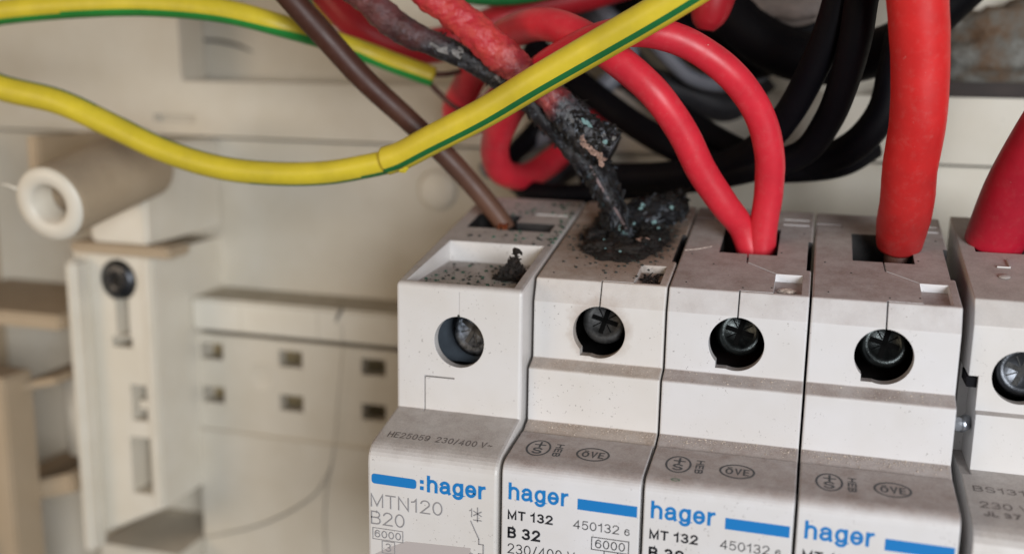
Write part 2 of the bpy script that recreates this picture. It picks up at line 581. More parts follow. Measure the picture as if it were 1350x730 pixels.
M = {}
M['white'] = plastic('white_plastic', (.695, .69, .71), dust=(.29, .235, .215), dust_amt=1.0, rough=.40)
M['white_burnt'] = plastic('burnt_white_plastic', (.70, .68, .67), dust=(.34, .27, .225), dust_amt=1.0, rough=.42, soot=(9.3, 17.5, 6.8, 1.98))
M['grey_white'] = plastic('clean_white_plastic', (.68, .665, .66), dust=(.31, .27, .25), dust_amt=.92, rough=.34)
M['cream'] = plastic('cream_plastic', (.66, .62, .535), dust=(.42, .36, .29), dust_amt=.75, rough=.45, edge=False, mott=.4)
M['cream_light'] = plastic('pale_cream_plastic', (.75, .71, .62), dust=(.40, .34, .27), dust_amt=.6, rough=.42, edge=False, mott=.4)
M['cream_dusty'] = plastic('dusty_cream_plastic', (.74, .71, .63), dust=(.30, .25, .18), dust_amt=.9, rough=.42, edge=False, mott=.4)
M['tan'] = simple('slot_shade_tan', (.34, .26, .14), .8, var=.2)  # tan for the wall's shade behind the plate slots, put into the colour
M['cream_dark'] = plastic('shaded_cream_plastic', (.47, .375, .265), dust=(.26, .20, .15), dust_amt=.8, rough=.5, edge=False)  # browner copy of the cream; shade at the left side put into the colour
M['blue_ink'] = simple('blue_ink', (.012, .19, .52), .35)
M['black_ink'] = simple('black_ink', (.012, .012, .016), .4)
M['grey_ink'] = simple('grey_ink', (.27, .26, .27), .4)
M['faint_ink'] = simple('faint_ink', (.13, .11, .105), .6, var=.35, scale=900)
M['steel'] = simple('zinc_plated_steel', (.45, .48, .52), .28, 1.0, var=.25, scale=600, bump=.15)
M['oily_steel'] = simple('oily_dark_steel', (.03, .034, .034), .28, .9, var=.6, scale=900, bump=.4)
M['mottled_steel'] = simple('mottled_zinc', (.13, .145, .17), .30, 1.0, var=.8, scale=1500, bump=.9)
M['blue_steel'] = simple('bluish_zinc', (.09, .11, .135), .4, .6, var=.3, scale=300)
M['dark_steel'] = simple('dark_steel', (.085, .09, .10), .35, 1.0, var=.4, scale=700, bump=.2)
M['sooty_steel'] = simple('sooty_steel', (.05, .05, .05), .55, .6, var=.6, scale=900, bump=.5)
M['cavity_lining'] = simple('dark_cavity_lining', (.02, .018, .018), .6, .1, var=.5, scale=500)  # near-black lining for the cut faces of terminal holes, entries and slots
M['slot_black'] = simple('recess_black', (.004, .004, .004), .9, spec=.05)  # flat black for the cross recesses of the screws
M['brass'] = simple('dull_brass_clamp', (.24, .17, .10), .5, .8, var=.4, scale=700)
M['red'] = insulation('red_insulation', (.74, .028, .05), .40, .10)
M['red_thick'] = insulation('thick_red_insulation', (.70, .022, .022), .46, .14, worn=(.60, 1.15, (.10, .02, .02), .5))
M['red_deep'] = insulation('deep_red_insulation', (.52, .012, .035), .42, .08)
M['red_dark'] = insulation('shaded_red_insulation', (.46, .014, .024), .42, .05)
M['black'] = insulation('black_insulation', (.0030, .0026, .0045), .58, .004, spec=.14)
M['grey'] = insulation('grey_insulation', (.22, .23, .27), .45, .05)
M['charcoal'] = insulation('charcoal_insulation', (.035, .034, .040), .5, .05)
M['brown'] = insulation('brown_insulation', (.062, .019, .011), .50, .04, worn=(.45, .95, (.19, .10, .065), .5))
M['yellow'] = insulation('yellow_insulation', (.70, .565, .035), .42, .06)
M['yellow_bright'] = insulation('bright_yellow_insulation', (.76, .60, .04), .40, .04)
M['green'] = insulation('green_insulation', (.012, .17, .045), .42, .05)
M['green_bright'] = insulation('bright_green_insulation', (.02, .30, .05), .42, .03)
M['copper'] = simple('bare_copper', (.72, .32, .18), .35, 1.0, var=.25, scale=900)
M['dull_copper'] = simple('scorched_copper', (.10, .045, .035), .6, .4, var=.4, scale=700)
M['granule_light'] = simple('pale_granules', (.54, .47, .41), .9, var=.5, scale=3000)
M['granule_dark'] = simple('dark_granules', (.03, .035, .03), .8)
M['granule_green'] = simple('green_granules', (.02, .09, .055), .7)
M['teal'] = simple('verdigris', (.20, .33, .33), .8, var=.35, scale=900)
M['hair'] = simple('grey_fibre', (.09, .08, .07), .8)


def char_mat(name, base=(.006, .0055, .007), hi=(.11, .135, .165), teal=.3, amount=.42, rough=.5):
    m = NT(name)
    c = m.mix(m.ramp(m.noise(700, 6, .75), [(.53, 0.0), (.72, amount)]), base, hi)
    c = m.mix(m.ramp(m.noise(1500, 4, .7), [(.64, 0.0), (.72, teal)]), c, (.16, .36, .37))
    c = m.mix(m.ramp(m.noise(430, 4, .7), [(.60, 0.0), (.72, .35)]), c, (.10, .045, .035))
    m.col(c)
    m.set(Roughness=m.math('ADD', m.math('MULTIPLY', m.noise(900, 4), .7), rough - .30), Specular_IOR_Level=.35)
    m.bump(m.math('ADD', m.noise(1200, 6, .75), m.math('MULTIPLY', m.noise(400, 3), 2)), .9, .5 * S)
    return m.m


def melt_mat():
    """red insulation that turns to char along the wire"""
    m = NT('melted_red_insulation')
    at = m.n('ShaderNodeAttribute', _attribute_name='along')
    f = m.math('ADD', at.outputs['Fac'], m.math('MULTIPLY', m.math('SUBTRACT', m.noise(260, 5, .7), .5), .22))
    red = m.mix(m.ramp(m.noise(420, 4, .6), [(.35, 0.0), (.65, 1.0)]), (.50, .025, .04), (.56, .055, .045))
    red2 = m.mix(m.ramp(m.noise(700, 4, .6), [(.4, 0.0), (.65, 1.0)]), (.22, .02, .03), (.45, .10, .09))
    ch = m.mix(m.ramp(m.noise(800, 6, .75), [(.46, 0.0), (.72, .8)]), (.007, .006, .008), (.15, .16, .18))
    c = m.mix(m.ramp(f, [(.42, 0.0), (.56, 1.0)]), red, red2)
    c = m.mix(m.ramp(f, [(.68, 0.0), (.76, 1.0)]), c, ch)
    m.col(c)
    m.set(Roughness=m.math('ADD', m.math('MULTIPLY', m.noise(800, 4), .5), .12), Specular_IOR_Level=.6)
    m.bump(m.math('ADD', m.noise(900, 5, .7), m.math('MULTIPLY', m.noise(350, 3), 2)), .7, .4 * S)
    return m.m


def melt_black_mat():
    m = NT('charred_maroon_insulation')
    at = m.n('ShaderNodeAttribute', _attribute_name='along')
    f = m.math('ADD', at.outputs['Fac'], m.math('MULTIPLY', m.math('SUBTRACT', m.noise(240, 5, .7), .5), .30))
    red = m.mix(m.ramp(m.noise(420, 4, .6), [(.35, 0.0), (.7, 1.0)]), (.085, .022, .022), (.19, .055, .055))
    ch = m.mix(m.ramp(m.noise(650, 6, .75), [(.52, 0.0), (.74, .75)]), (.006, .0055, .008), (.14, .15, .18))
    c = m.mix(m.ramp(f, [(.13, 0.0), (.34, 1.0)]), red, ch)
    c = m.mix(m.math('MULTIPLY', m.ramp(m.noise(1300, 4, .7), [(.63, 0.0), (.71, .6)]), m.ramp(f, [(.45, 0.0), (.6, 1.0)])), c, (.14, .30, .33))
    m.col(c)
    m.set(Roughness=m.math('ADD', m.math('MULTIPLY', m.noise(800, 4), .6), .14), Specular_IOR_Level=.6)
    m.bump(m.math('ADD', m.noise(1000, 5, .7), m.math('MULTIPLY', m.noise(350, 3), 2)), .8, .4 * S)
    return m.m


M['char'] = char_mat('char')
M['char_crust'] = char_mat('char_crust', (.012, .010, .009), (.06, .06, .055), .35, .5, .55)
M['char_brown'] = char_mat('char_brown', (.02, .016, .014), (.07, .06, .05), .1, .6, .7)
M['melt_red'] = melt_mat()
M['melt_black'] = melt_black_mat()
M['scorched_copper_lump'] = simple('heat_stained_copper', (.36, .235, .19), .65, .15, var=.55, scale=1400, bump=.6)

WIRE = {
    'earth_inner': [(-100.28, 8.0, 26.17, 2.13), (-91.65, 8.0, 23.07, 2.11), (-80.27, 8.0, 20.93, 2.02), (-71.47, 9.0, 17.35, 1.95), (-62.07, 9.0, 13.77, 1.87), (-52.82, 9.0, 11.67, 1.85), (-43.76, 9.0, 11.13, 1.82), (-34.93, 9.0, 11.62, 1.79), (-27.95, 8.5, 12.96, 1.76), (-22.38, 8.0, 14.32, 1.74)],
    'earth_sleeve': [(-24.74, 8.0, 13.9, 2.09), (-22.17, 7.5, 14.81, 2.07), (-16.97, 6.0, 17.35, 2.08), (-8.55, 4.0, 21.44, 2.06), (-0.66, 2.0, 25.85, 2.09), (7.69, 0.0, 30.35, 2.11), (16.37, -2.0, 35.06, 2.07), (23.55, -4.0, 39.15, 2.0)],
    'earth_back': [(-105.22, 14.0, 33.6, 2.06), (-95.86, 14.0, 34.97, 2.03), (-81.01, 14.0, 36.05, 1.98), (-66.92, 14.0, 36.28, 1.93), (-54.12, 15.0, 35.18, 1.85), (-46.12, 17.0, 33.24, 1.75), (-40.87, 22.0, 31.36, 1.68), (-36.15, 26.0, 29.6, 1.65), (-30.41, 28.0, 27.42, 1.66), (-25.66, 30.0, 25.68, 1.67)],
    'brown': [(-43.45, 8.0, 40.79, 1.83), (-39.84, 9.0, 36.59, 1.84), (-35.49, 11.0, 31.3, 1.82), (-30.62, 13.5, 25.33, 1.75), (-24.36, 16.0, 19.23, 1.66), (-18.98, 18.0, 13.79, 1.63), (-14.71, 20.0, 8.67, 1.55), (-11.13, 20.5, 4.31, 1.5), (-10.13, 20.5, 2.82, 1.44)],
    'red_right': [(-1.99, 56.0, 22.2, 2.34), (-6.24, 54.0, 14.67, 2.34), (-9.45, 50.0, 11.83, 2.32), (-12.85, 42.0, 9.03, 2.24), (-15.02, 34.0, 10.44, 2.28), (-14.55, 28.0, 14.77, 2.31), (-10.84, 22.0, 20.28, 2.32), (-5.48, 16.0, 25.77, 2.2), (1.22, 11.0, 29.73, 2.09), (7.05, 8.0, 31.82, 2.02), (12.28, 7.0, 32.31, 2.04), (17.67, 8.0, 30.92, 2.04), (23.08, 10.0, 27.31, 2.05), (26.93, 13.0, 22.36, 2.04), (28.78, 15.0, 16.69, 2.03), (28.97, 17.0, 10.74, 2.02), (28.5, 18.0, 5.75, 1.99), (28.4, 18.5, 1.83, 2.01)],
    'red_left': [(-11.98, 40.0, 26.76, 1.92), (-17.87, 42.0, 22.81, 2.09), (-22.64, 42.0, 18.14, 2.38), (-25.03, 40.0, 19.2, 2.5), (-22.06, 36.0, 24.09, 2.55), (-16.87, 30.0, 29.06, 2.55), (-10.19, 22.0, 32.71, 2.45), (-2.57, 15.0, 33.45, 2.37), (4.38, 11.0, 31.09, 2.29), (9.41, 10.0, 27.8, 2.21), (13.68, 10.0, 24.14, 2.15), (17.25, 12.0, 19.07, 2.13), (19.87, 14.0, 13.81, 2.11), (23.09, 16.0, 8.96, 2.03), (25.55, 18.0, 5.58, 1.89), (27.02, 18.5, 1.74, 1.85)],
    'red_thick': [(44.42, 4.0, 41.31, 3.5), (45.37, 5.0, 36.15, 3.55), (46.42, 7.0, 29.06, 3.45), (46.97, 9.0, 21.6, 3.44), (46.82, 12.0, 15.61, 3.45), (47.08, 15.0, 10.82, 3.49), (46.97, 18.0, 6.81, 3.38), (46.99, 19.5, 4.26, 3.05)],
    'red_corner': [(64.85, 10.0, 25.72, 3.96), (62.53, 14.0, 18.97, 4.04), (60.74, 18.0, 12.66, 4.01), (59.88, 22.0, 6.98, 3.95), (59.48, 23.0, 4.69, 3.89)],
    'red_back': [(-50.69, 34.0, 44.43, 2.96), (-45.19, 34.0, 38.19, 2.95), (-40.37, 34.0, 33.84, 2.95), (-35.01, 36.0, 31.06, 2.96), (-28.22, 38.0, 30.92, 2.96), (-21.44, 40.0, 33.54, 2.83), (-14.05, 42.0, 36.9, 2.69), (-4.1, 44.0, 39.23, 2.54), (6.94, 46.0, 42.5, 2.39)],
    'red_top_stub': [(19.78, 26.0, 43.9, 3.61), (19.25, 26.0, 39.68, 3.41), (18.77, 26.0, 36.47, 2.99), (18.33, 26.0, 34.32, 2.22), (18.17, 26.0, 33.24, 1.22)],
    'green_top': [(-31.42, 34.0, 41.8, 1.25), (-23.46, 34.0, 39.11, 1.24), (-15.67, 34.0, 38.37, 1.23), (-8.1, 34.0, 39.28, 1.21), (-0.77, 34.0, 41.56, 1.19)],
    'earth_short': [(-53.65, 34.0, 40.72, 1.56), (-50.14, 34.0, 38.2, 1.55), (-47.62, 36.0, 36.05, 1.57), (-42.87, 38.0, 34.63, 1.58), (-37.47, 42.0, 34.82, 1.6)],
    'black_a': [(37.87, 18.0, 42.83, 2.21), (36.79, 18.0, 37.98, 2.23), (35.7, 19.0, 33.07, 2.27), (33.6, 21.0, 27.48, 2.11), (31.12, 24.0, 22.1, 2.12), (27.73, 28.0, 17.41, 2.15), (23.2, 32.0, 13.87, 2.23), (14.67, 36.0, 11.27, 2.19), (4.13, 40.0, 9.95, 2.16), (-2.79, 42.0, 9.98, 2.07)],
    'black_b': [(40.57, 14.0, 42.38, 2.24), (39.4, 15.0, 37.76, 2.17), (38.93, 16.0, 32.0, 2.16), (37.9, 19.0, 26.03, 2.07), (36.23, 23.0, 20.68, 2.04), (33.09, 27.0, 15.77, 2.01), (25.61, 31.0, 12.89, 2.15), (17.13, 36.0, 10.4, 2.13), (7.99, 40.0, 9.11, 2.15), (-0.32, 43.0, 9.09, 2.08)],
    'black_c': [(47.98, 34.0, 40.12, 2.42), (46.01, 32.0, 33.61, 2.31), (44.92, 30.0, 27.67, 2.3), (44.02, 30.0, 22.24, 2.32), (41.25, 31.0, 17.69, 2.36), (37.17, 33.0, 14.8, 2.3), (32.22, 35.0, 13.52, 2.11), (25.04, 39.0, 14.23, 2.07), (17.26, 43.0, 17.39, 2.13), (10.26, 47.0, 21.43, 2.19), (5.7, 50.0, 26.4, 2.23)],
    'black_d': [(-15.32, 52.0, 31.37, 2.31), (-8.45, 50.0, 26.82, 2.28), (-1.77, 48.0, 22.4, 2.31), (4.04, 46.0, 18.74, 2.34), (11.22, 42.0, 15.37, 2.27), (17.89, 39.0, 13.1, 2.09), (25.28, 37.0, 12.35, 2.05), (32.27, 35.0, 12.82, 2.23), (38.9, 35.0, 14.25, 2.44), (43.2, 37.0, 16.81, 2.32)],
    'black_low': [(13.71, 45.0, 8.22, 1.8), (5.16, 42.0, 7.49, 1.73), (-2.25, 40.0, 6.58, 1.74), (-10.23, 40.0, 6.46, 1.76), (-15.46, 44.0, 7.65, 1.74), (-18.07, 48.0, 10.56, 1.78), (-15.54, 54.0, 15.05, 1.96), (-10.42, 56.0, 20.64, 2.09)],
    'black_thick': [(57.45, 42.0, 42.86, 3.05), (52.63, 42.0, 37.93, 3.21), (47.65, 42.0, 33.09, 3.49), (41.25, 42.0, 30.05, 3.78), (33.9, 42.0, 29.49, 3.95), (26.74, 43.0, 31.55, 4.01), (21.03, 44.0, 36.31, 3.92), (18.04, 46.0, 43.6, 3.95)],
    'black_thick_b': [(35.17, 52.0, 36.74, 3.76), (28.2, 52.0, 31.78, 3.82), (20.84, 52.0, 29.19, 3.87), (11.36, 54.0, 34.24, 3.95), (2.86, 56.0, 39.49, 3.75), (-3.15, 58.0, 44.88, 3.8)],
    'grey_loop': [(5.06, 52.0, 34.13, 1.32), (9.21, 52.0, 29.68, 1.31), (13.29, 52.0, 26.27, 1.31), (18.52, 52.0, 25.08, 1.3), (24.77, 52.0, 26.72, 1.29), (29.37, 54.0, 31.84, 1.28)],
    'grey_low': [(-25.51, 58.0, 7.99, 1.75), (-18.96, 56.0, 12.0, 1.71), (-11.26, 54.0, 16.57, 1.66), (-3.02, 54.0, 23.57, 1.77), (1.86, 56.0, 30.31, 1.76), (-2.49, 56.0, 36.88, 1.76), (-10.97, 56.0, 42.16, 1.77)],
    'dark_cable': [(-27.44, 54.0, 31.31, 3.49), (-18.63, 54.0, 25.97, 3.47), (-10.83, 52.0, 19.4, 3.15), (-6.48, 52.0, 14.11, 2.73), (-7.09, 52.0, 10.67, 2.33), (-11.96, 52.0, 7.02, 2.08), (-16.77, 54.0, 3.48, 1.84)],
    'dark_cable_b': [(-8.67, 58.0, 43.62, 3.84), (-2.74, 58.0, 32.98, 3.85), (4.48, 58.0, 25.01, 3.43), (11.36, 58.0, 23.8, 3.13), (19.52, 58.0, 21.32, 2.96), (25.75, 58.0, 26.72, 2.65)],
    'burnt_black': [(-34.79, 10.0, 40.89, 1.93), (-29.59, 11.0, 37.23, 2.03), (-23.89, 12.0, 32.7, 2.13), (-17.25, 13.0, 29.78, 1.64), (-11.78, 14.0, 27.07, 1.55), (-6.29, 15.0, 23.28, 1.64), (-1.92, 16.0, 19.33, 1.75), (1.93, 17.0, 15.01, 1.85), (5.03, 18.0, 10.6, 1.77), (7.22, 18.5, 6.72, 1.58), (8.37, 19.0, 3.88, 1.29), (8.66, 19.0, 2.19, 1.09)],
    'burnt_red': [(-23.78, 9.0, 40.69, 2.13), (-18.47, 10.0, 37.13, 2.24), (-14.28, 11.0, 33.76, 2.36), (-10.06, 12.0, 30.26, 2.53), (-6.48, 13.0, 27.15, 2.38), (-3.43, 13.5, 24.44, 2.05), (-0.6, 14.0, 22.15, 2.27), (1.8, 14.5, 19.52, 2.39), (4.95, 14.5, 17.57, 2.49), (7.4, 14.5, 16.48, 2.26)],
    'burnt_strand': [(1.25, 17.0, 18.83, 1.33), (3.98, 18.0, 15.01, 1.33), (5.52, 19.5, 11.03, 1.53), (6.24, 20.0, 7.05, 1.72), (6.82, 20.0, 3.65, 1.91)],
    'burnt_stub': [(5.64, 20.0, 4.5, 1.36), (8.31, 21.0, 5.31, 2.05), (10.97, 22.0, 6.13, 2.39), (13.64, 23.0, 6.95, 2.39), (15.52, 24.0, 7.61, 2.17), (16.59, 24.5, 7.83, 1.48)],
    'copper_tail': [(-26.45, 30.0, 26.15, 0.43), (-23.66, 31.0, 26.2, 0.43), (-20.34, 32.0, 26.98, 0.37), (-18.12, 34.0, 26.65, 0.37)],
    'copper_tail_b': [(-27.24, 30.0, 25.41, 0.43), (-25.23, 31.0, 23.24, 0.44), (-22.93, 32.0, 21.05, 0.38), (-20.02, 34.0, 19.82, 0.38)],
}
CSX, CSZ = 26.22, 38.50
FLAP = (-20.9, 5.2, 12.99)
SCUFF = [(28.34, 9.6, 24.57), (27.92, 9.4, 25.15), (25.01, 8.0, 28.4), (16.54, 9.3, 19.49), (17.95, 9.3, 21.75)]
EXT = {'earth_inner': (True, False), 'earth_sleeve': (False, True), 'earth_back': (True, False), 'brown': (True, False), 'red_thick': (True, False), 'red_corner': (True, False), 'red_back': (True, True), 'red_top_stub': (True, False), 'green_top': (True, True), 'earth_short': (True, False), 'black_a': (True, False), 'black_b': (True, False), 'black_c': (True, False), 'black_thick': (True, True), 'black_thick_b': (False, True), 'grey_low': (False, True), 'dark_cable_b': (True, False), 'burnt_black': (True, False), 'burnt_red': (True, False)}


TILT = 6.37 / 33.0           # terminal tops and moulded bosses follow this slope


def top_z(y, d=0.0): return y * TILT - d


# ------------------------------------------------------------------ the setting: moulded back of the enclosure
def slab(name, mats, x0, x1, y0, y1, z0, z1, parent=None, bev=0.0, cuts=()):
    bm = bmesh.new(); box(bm, x0, x1, y0, y1, z0, z1)
    if bev: bmesh.ops.bevel(bm, geom=bm.edges[:], offset=bev, segments=3, affect='EDGES', profile=.6)
    if cuts: bm = boolean(bm, cuts)
    return obj(name, bm, mats, parent)


wall = slab('wall', M['cream'], -190, 170, 60, 66, -150, 12.0)
tag(wall, 'cream moulded plastic back wall of the enclosure behind the breakers', 'wall', kind='structure')
slab('recess_floor', M['cream'], -96, 170, 70, 74, 20, 110, wall)
bm = bmesh.new()
Lp = rounded([(-190, 12.6, .6), (170, 12.6, .6), (170, 23.7, .6), (-90.6, 23.7, .8), (-92.5, 110, .5), (-190, 110, .5)], 4)
fr = [bm.verts.new((a, 57, b)) for a, b in Lp]; bk = [bm.verts.new((a, 66, b)) for a, b in Lp]
bm.faces.new(fr); bm.faces.new(bk[::-1])
for k in range(len(Lp)): bm.faces.new((fr[k], bk[k], bk[(k + 1) % len(Lp)], fr[(k + 1) % len(Lp)]))
bmesh.ops.recalc_face_normals(bm, faces=bm.faces)
bm = boolean(bm, [lambda b: box(b, -97.5, -88.0, 55, 59, 15.4, 16.8)])
obj('upper_panel', bm, M['cream'], wall)
bm = bmesh.new()
lathe(bm, (-36, 60.2, 3.6), (0, -1, 0), [(0, 4.2), (.5, 4.1), (1.1, 3.2), (1.4, 1.6), (1.5, 0)], 32)
obj('moulding_pip', bm, M['cream_light'], wall, True)

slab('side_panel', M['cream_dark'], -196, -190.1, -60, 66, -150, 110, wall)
slab('roof_panel', M['cream'], -196, 170, -50, 66, 110.1, 114, wall)
# perforated plate
plate = empty('perforated_plate', (-60, 50, -100))
tag(plate, 'pale cream perforated plate with two rows of slots, left of the breakers', 'plate')
PO = Vector((-60, 50, -100))


def local(bm, org):
    bmesh.ops.translate(bm, verts=bm.verts, vec=-Vector(org))
    return bm


holes = []
for zc in (-30.9, -40.2):
    for xc in (-81.8, -63.8, -45.7, -27.7):
        holes.append((xc, zc))
bm = bmesh.new(); box(bm, -85.2, 100, 50, 53, -100, -27.2)
bm = boolean(bm, [(lambda b, h=h: box(b, h[0] - 2.6, h[0] + 2.6, 45, 55, h[1] - 1.7, h[1] + 1.7)) for h in holes])
obj('slotted_sheet', local(bm, PO), M['cream'], plate)
bm = bmesh.new()
box(bm, -84.8, 100, 48.0, 60, -25.8, -19.3)
bmesh.ops.bevel(bm, geom=bm.edges[:], offset=.5, segments=3, affect='EDGES')
obj('top_lip', local(bm, PO), M['cream_dusty'], plate)
for x in (-73.6, -56.6):
    bm = bmesh.new(); box(bm, x - .1, x + .1, 47.9, 48.3, -25.6, -19.8); obj('mould_rib', local(bm, PO), M['cream'], plate)
bm = bmesh.new(); box(bm, -85.2, 100, 49.2, 49.95, -100, -47.6)
bmesh.ops.bevel(bm, geom=bm.edges[:], offset=.25, segments=2, affect='EDGES')
obj('lower_sheet', local(bm, PO), M['cream'], plate)
bm = bmesh.new()
lathe(bm, (-70.3, 50.0, -35.3), (0, -1, 0), [(0, 3.1), (.12, 3.0), (.14, 2.8), (.05, 2.6), (.05, 0)], 32)
obj('ejector_mark', local(bm, PO), M['cream'], plate, True)

bm = bmesh.new(); box(bm, -85.1, 40, 55.5, 59.9, -48, -24.5); obj('slot_shade_strip', local(bm, PO), M['tan'], plate)  # strip added behind the slots, coloured like the shaded wall there
for i, pts in enumerate(([(-51.5, 47.9, -22, .05), (-51.2, 47.9, -26, .07), (-52.8, 48.9, -37, .10), (-54.0, 48.9, -48, .11), (-56.0, 48.9, -58, .12), (-56.5, 48.9, -66, .12), (-56.0, 48.9, -74, .12), (-54.5, 48.9, -84, .12)],
                         [(-54.6, 48.9, -52, .10), (-58, 48.9, -58, .15), (-64, 48.9, -63, .2), (-72, 48.9, -67.5, .2), (-80, 48.9, -70.5, .16), (-86, 48.9, -72.5, .12)],
                         [(-51.6, 49, -19.3, .4), (-52.0, 47.8, -20.2, .3), (-52.6, 47.8, -21.8, .08)])):
    bm = bmesh.new(); pts = [q[:3] + (q[3] * (.62 if i < 2 else 1),) for q in pts]; tube(bm, pts, 10, 6)
    o = obj('stray_fibre', bm, M['hair'], None, True)
    tag(o, ('thin dark fibre hanging straight down the perforated plate', 'curved grey fibre sweeping left across the lower plate', 'short dark dirt tuft on the lip of the perforated plate')[i], 'fibre')

bm = bmesh.new(); tube(bm, [(-93.5, 69.6, 32.2, .25), (-89, 69.7, 31.9, .35), (-84.5, 69.7, 31.0, .3), (-81.5, 69.8, 29.8, .1)], 6, 6)
o = obj('stray_fibre', bm, M['hair'], None, True)
tag(o, 'small curved dark scratch-like fibre in the upper left recess', 'fibre')

# DIN rail that carries the breakers (hidden behind them)
bm = bmesh.new()
for q in ((-16, 110, 33.2, 34.2, -40, -33), (-16, 110, 33.2, 34.2, -13, -6), (-16, 110, 34.2, 35.2, -33.9, -33), (-16, 110, 34.2, 35.2, -13, -12.1), (-16, 110, 35.2, 36.2, -33.9, -12.1)):
    box(bm, *q)
rail = obj('mounting_rail', bm, M['steel'])
tag(rail, 'zinc plated mounting rail running behind the row of circuit breakers', 'rail')
bm = bmesh.new()
for x in (-8, 40, 95): box(bm, x, x + 8, 36.2, 49.2, -33, -22.5); obj('rail_support', bm, M['cream'], rail); bm = bmesh.new()
bm.free()

# moulded channel at the left with its screw
ch = empty('mounting_channel', (-93, 60, -66))
tag(ch, 'upright cream plastic channel with a dark screw near its top, left side', 'bracket')
CO = Vector((-93, 60, -66))


def keyhole(b):
    cyl(b, (-92.8, 30, -14.0), (0, 1, 0), 4.1, 4.1, 14, 28)


bm = bmesh.new()
box(bm, -103.0, -84.9, 36, 60, -66, -8.6)
bmesh.ops.bevel(bm, geom=[e for e in bm.edges if abs(e.verts[0].co.y - e.verts[1].co.y) < .1 and e.verts[0].co.y < 37], offset=.5, segments=3, affect='EDGES')
bm = boolean(bm, [keyhole, lambda b: box(b, -93.8, -90.8, 30, 46, -25, -17.0),
                  lambda b: box(b, -95, -90.4, 30, 44, -27.4, -25.3),
                  lambda b: box(b, -91.4, -87.8, 30, 54, -42.2, -34.8),
                  lambda b: box(b, -92.2, -87.6, 30, 54, -57.5, -45.6)])
for v in bm.verts:
    if v.co.z < -60: v.co.z += (v.co.x + 97) * .5
obj('channel_body', local(bm, CO), M['cream_light'], ch)
bm = bmesh.new(); box(bm, -90.2, -87.9, 37, 42, -40.0, -38.2); obj('slot_bridge', local(bm, CO), M['cream_light'], ch)
bm = bmesh.new(); box(bm, -101.2, -98.8, 31.0, 35.95, -69.5, -9.8)
bmesh.ops.bevel(bm, geom=bm.edges[:], offset=.8, segments=3, affect='EDGES'); obj('side_flange', local(bm, CO), M['cream_light'], ch)
bm = bmesh.new(); box(bm, -86.6, -84.7, 34.6, 35.95, -59.5, -8.8)
bmesh.ops.bevel(bm, geom=bm.edges[:], offset=.4, segments=2, affect='EDGES'); obj('side_flange', local(bm, CO), M['cream_light'], ch)
# upper block
bm = bmesh.new(); box(bm, -97, -84.3, 34.0, 60, -6.4, 12.2)
bmesh.ops.bevel(bm, geom=bm.edges[:], offset=.6, segments=3, affect='EDGES'); obj('upper_block', local(bm, CO), M['cream_light'], ch)
bm = bmesh.new(); box(bm, -101, -79, 33.0, 40, -8.6, -6.5)
bmesh.ops.bevel(bm, geom=bm.edges[:], offset=.5, segments=3, affect='EDGES'); obj('cross_rib', local(bm, CO), M['cream_dark'], ch)
# screw
bm = bmesh.new()
lathe(bm, (-92.8, 37.5, -14.0), (0, -1, 0), [(0, 3.9), (1.6, 3.8), (2.3, 3.1), (2.6, 1.2), (2.2, .8), (1.2, .5), (1.2, 0)], 28)
scr = obj('screw_head', local(bm, CO), M['dark_steel'], ch, True)
bm = bmesh.new()
for a in (.5, .5 + math.pi / 2):
    obox(bm, (-92.8, 34.9, -14.0), (2.0 * math.cos(a), 0, 2.0 * math.sin(a)), (0, .12, 0), (-.35 * math.sin(a), 0, .35 * math.cos(a)))
obj('cross_slot', local(bm, CO), M['sooty_steel'], scr)

# hollow screw boss that sticks out of the wall
AX = Vector((0, 1, TILT)).normalized()
bs = bmesh.new()
B0 = Vector((-85.8, 10, 4.1))
lathe(bs, (0, 0, 0), AX, [(0.6, 6.25), (0.0, 5.9), (0, 3.7), (.5, 3.3), (5, 3.1), (9, 2.9), (9, 0)], 48)
lathe(bs, (0, 0, 0), AX, [(.6, 6.25), (2, 6.3), (26, 6.75)], 48)
bmesh.ops.remove_doubles(bs, verts=bs.verts, dist=.001)
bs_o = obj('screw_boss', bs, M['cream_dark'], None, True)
bs_o.location = B0 * S
tag(bs_o, 'hollow cream screw boss, a tube pointing at the viewer at far left', 'screw boss')
bm = bmesh.new()
lathe(bm, (0, 0, 0), AX, [(.5, 6.3), (-.12, 5.95), (-.12, 3.8), (.5, 3.15), (4.8, 2.95)], 48)
obj('rim', bm, M['cream_light'], bs_o, True)
bm = bmesh.new()
tube(bm, [(-5.6, -.3, 2.4, .35), (-6.8, -.8, 3.0, .25), (-8.0, -1.2, 3.2, .08)], 4, 8)
obj('moulding_flash', bm, M['cream_light'], bs_o, True)

# pocket left of the channel: side rails, shelves, round column
pk = empty('side_pocket', (-120, 60, -90))
tag(pk, 'ribbed cream pocket moulded in the enclosure corner, left of the channel', 'enclosure part')
KO = Vector((-120, 60, -90))


def pk_box(name, m, x0, x1, y0, y1, z0, z1, bev=.5, rz=0.0, ry=0.0, piv=None):
    bm = bmesh.new(); box(bm, x0, x1, y0, y1, z0, z1)
    bmesh.ops.bevel(bm, geom=bm.edges[:], offset=bev, segments=2, affect='EDGES')
    if rz or ry:
        c = Vector(piv or ((x0 + x1) / 2, (y0 + y1) / 2, (z0 + z1) / 2))
        bmesh.ops.rotate(bm, verts=bm.verts, cent=c, matrix=Euler((0, ry, rz)).to_matrix())
    return obj(name, local(bm, KO), m, pk)


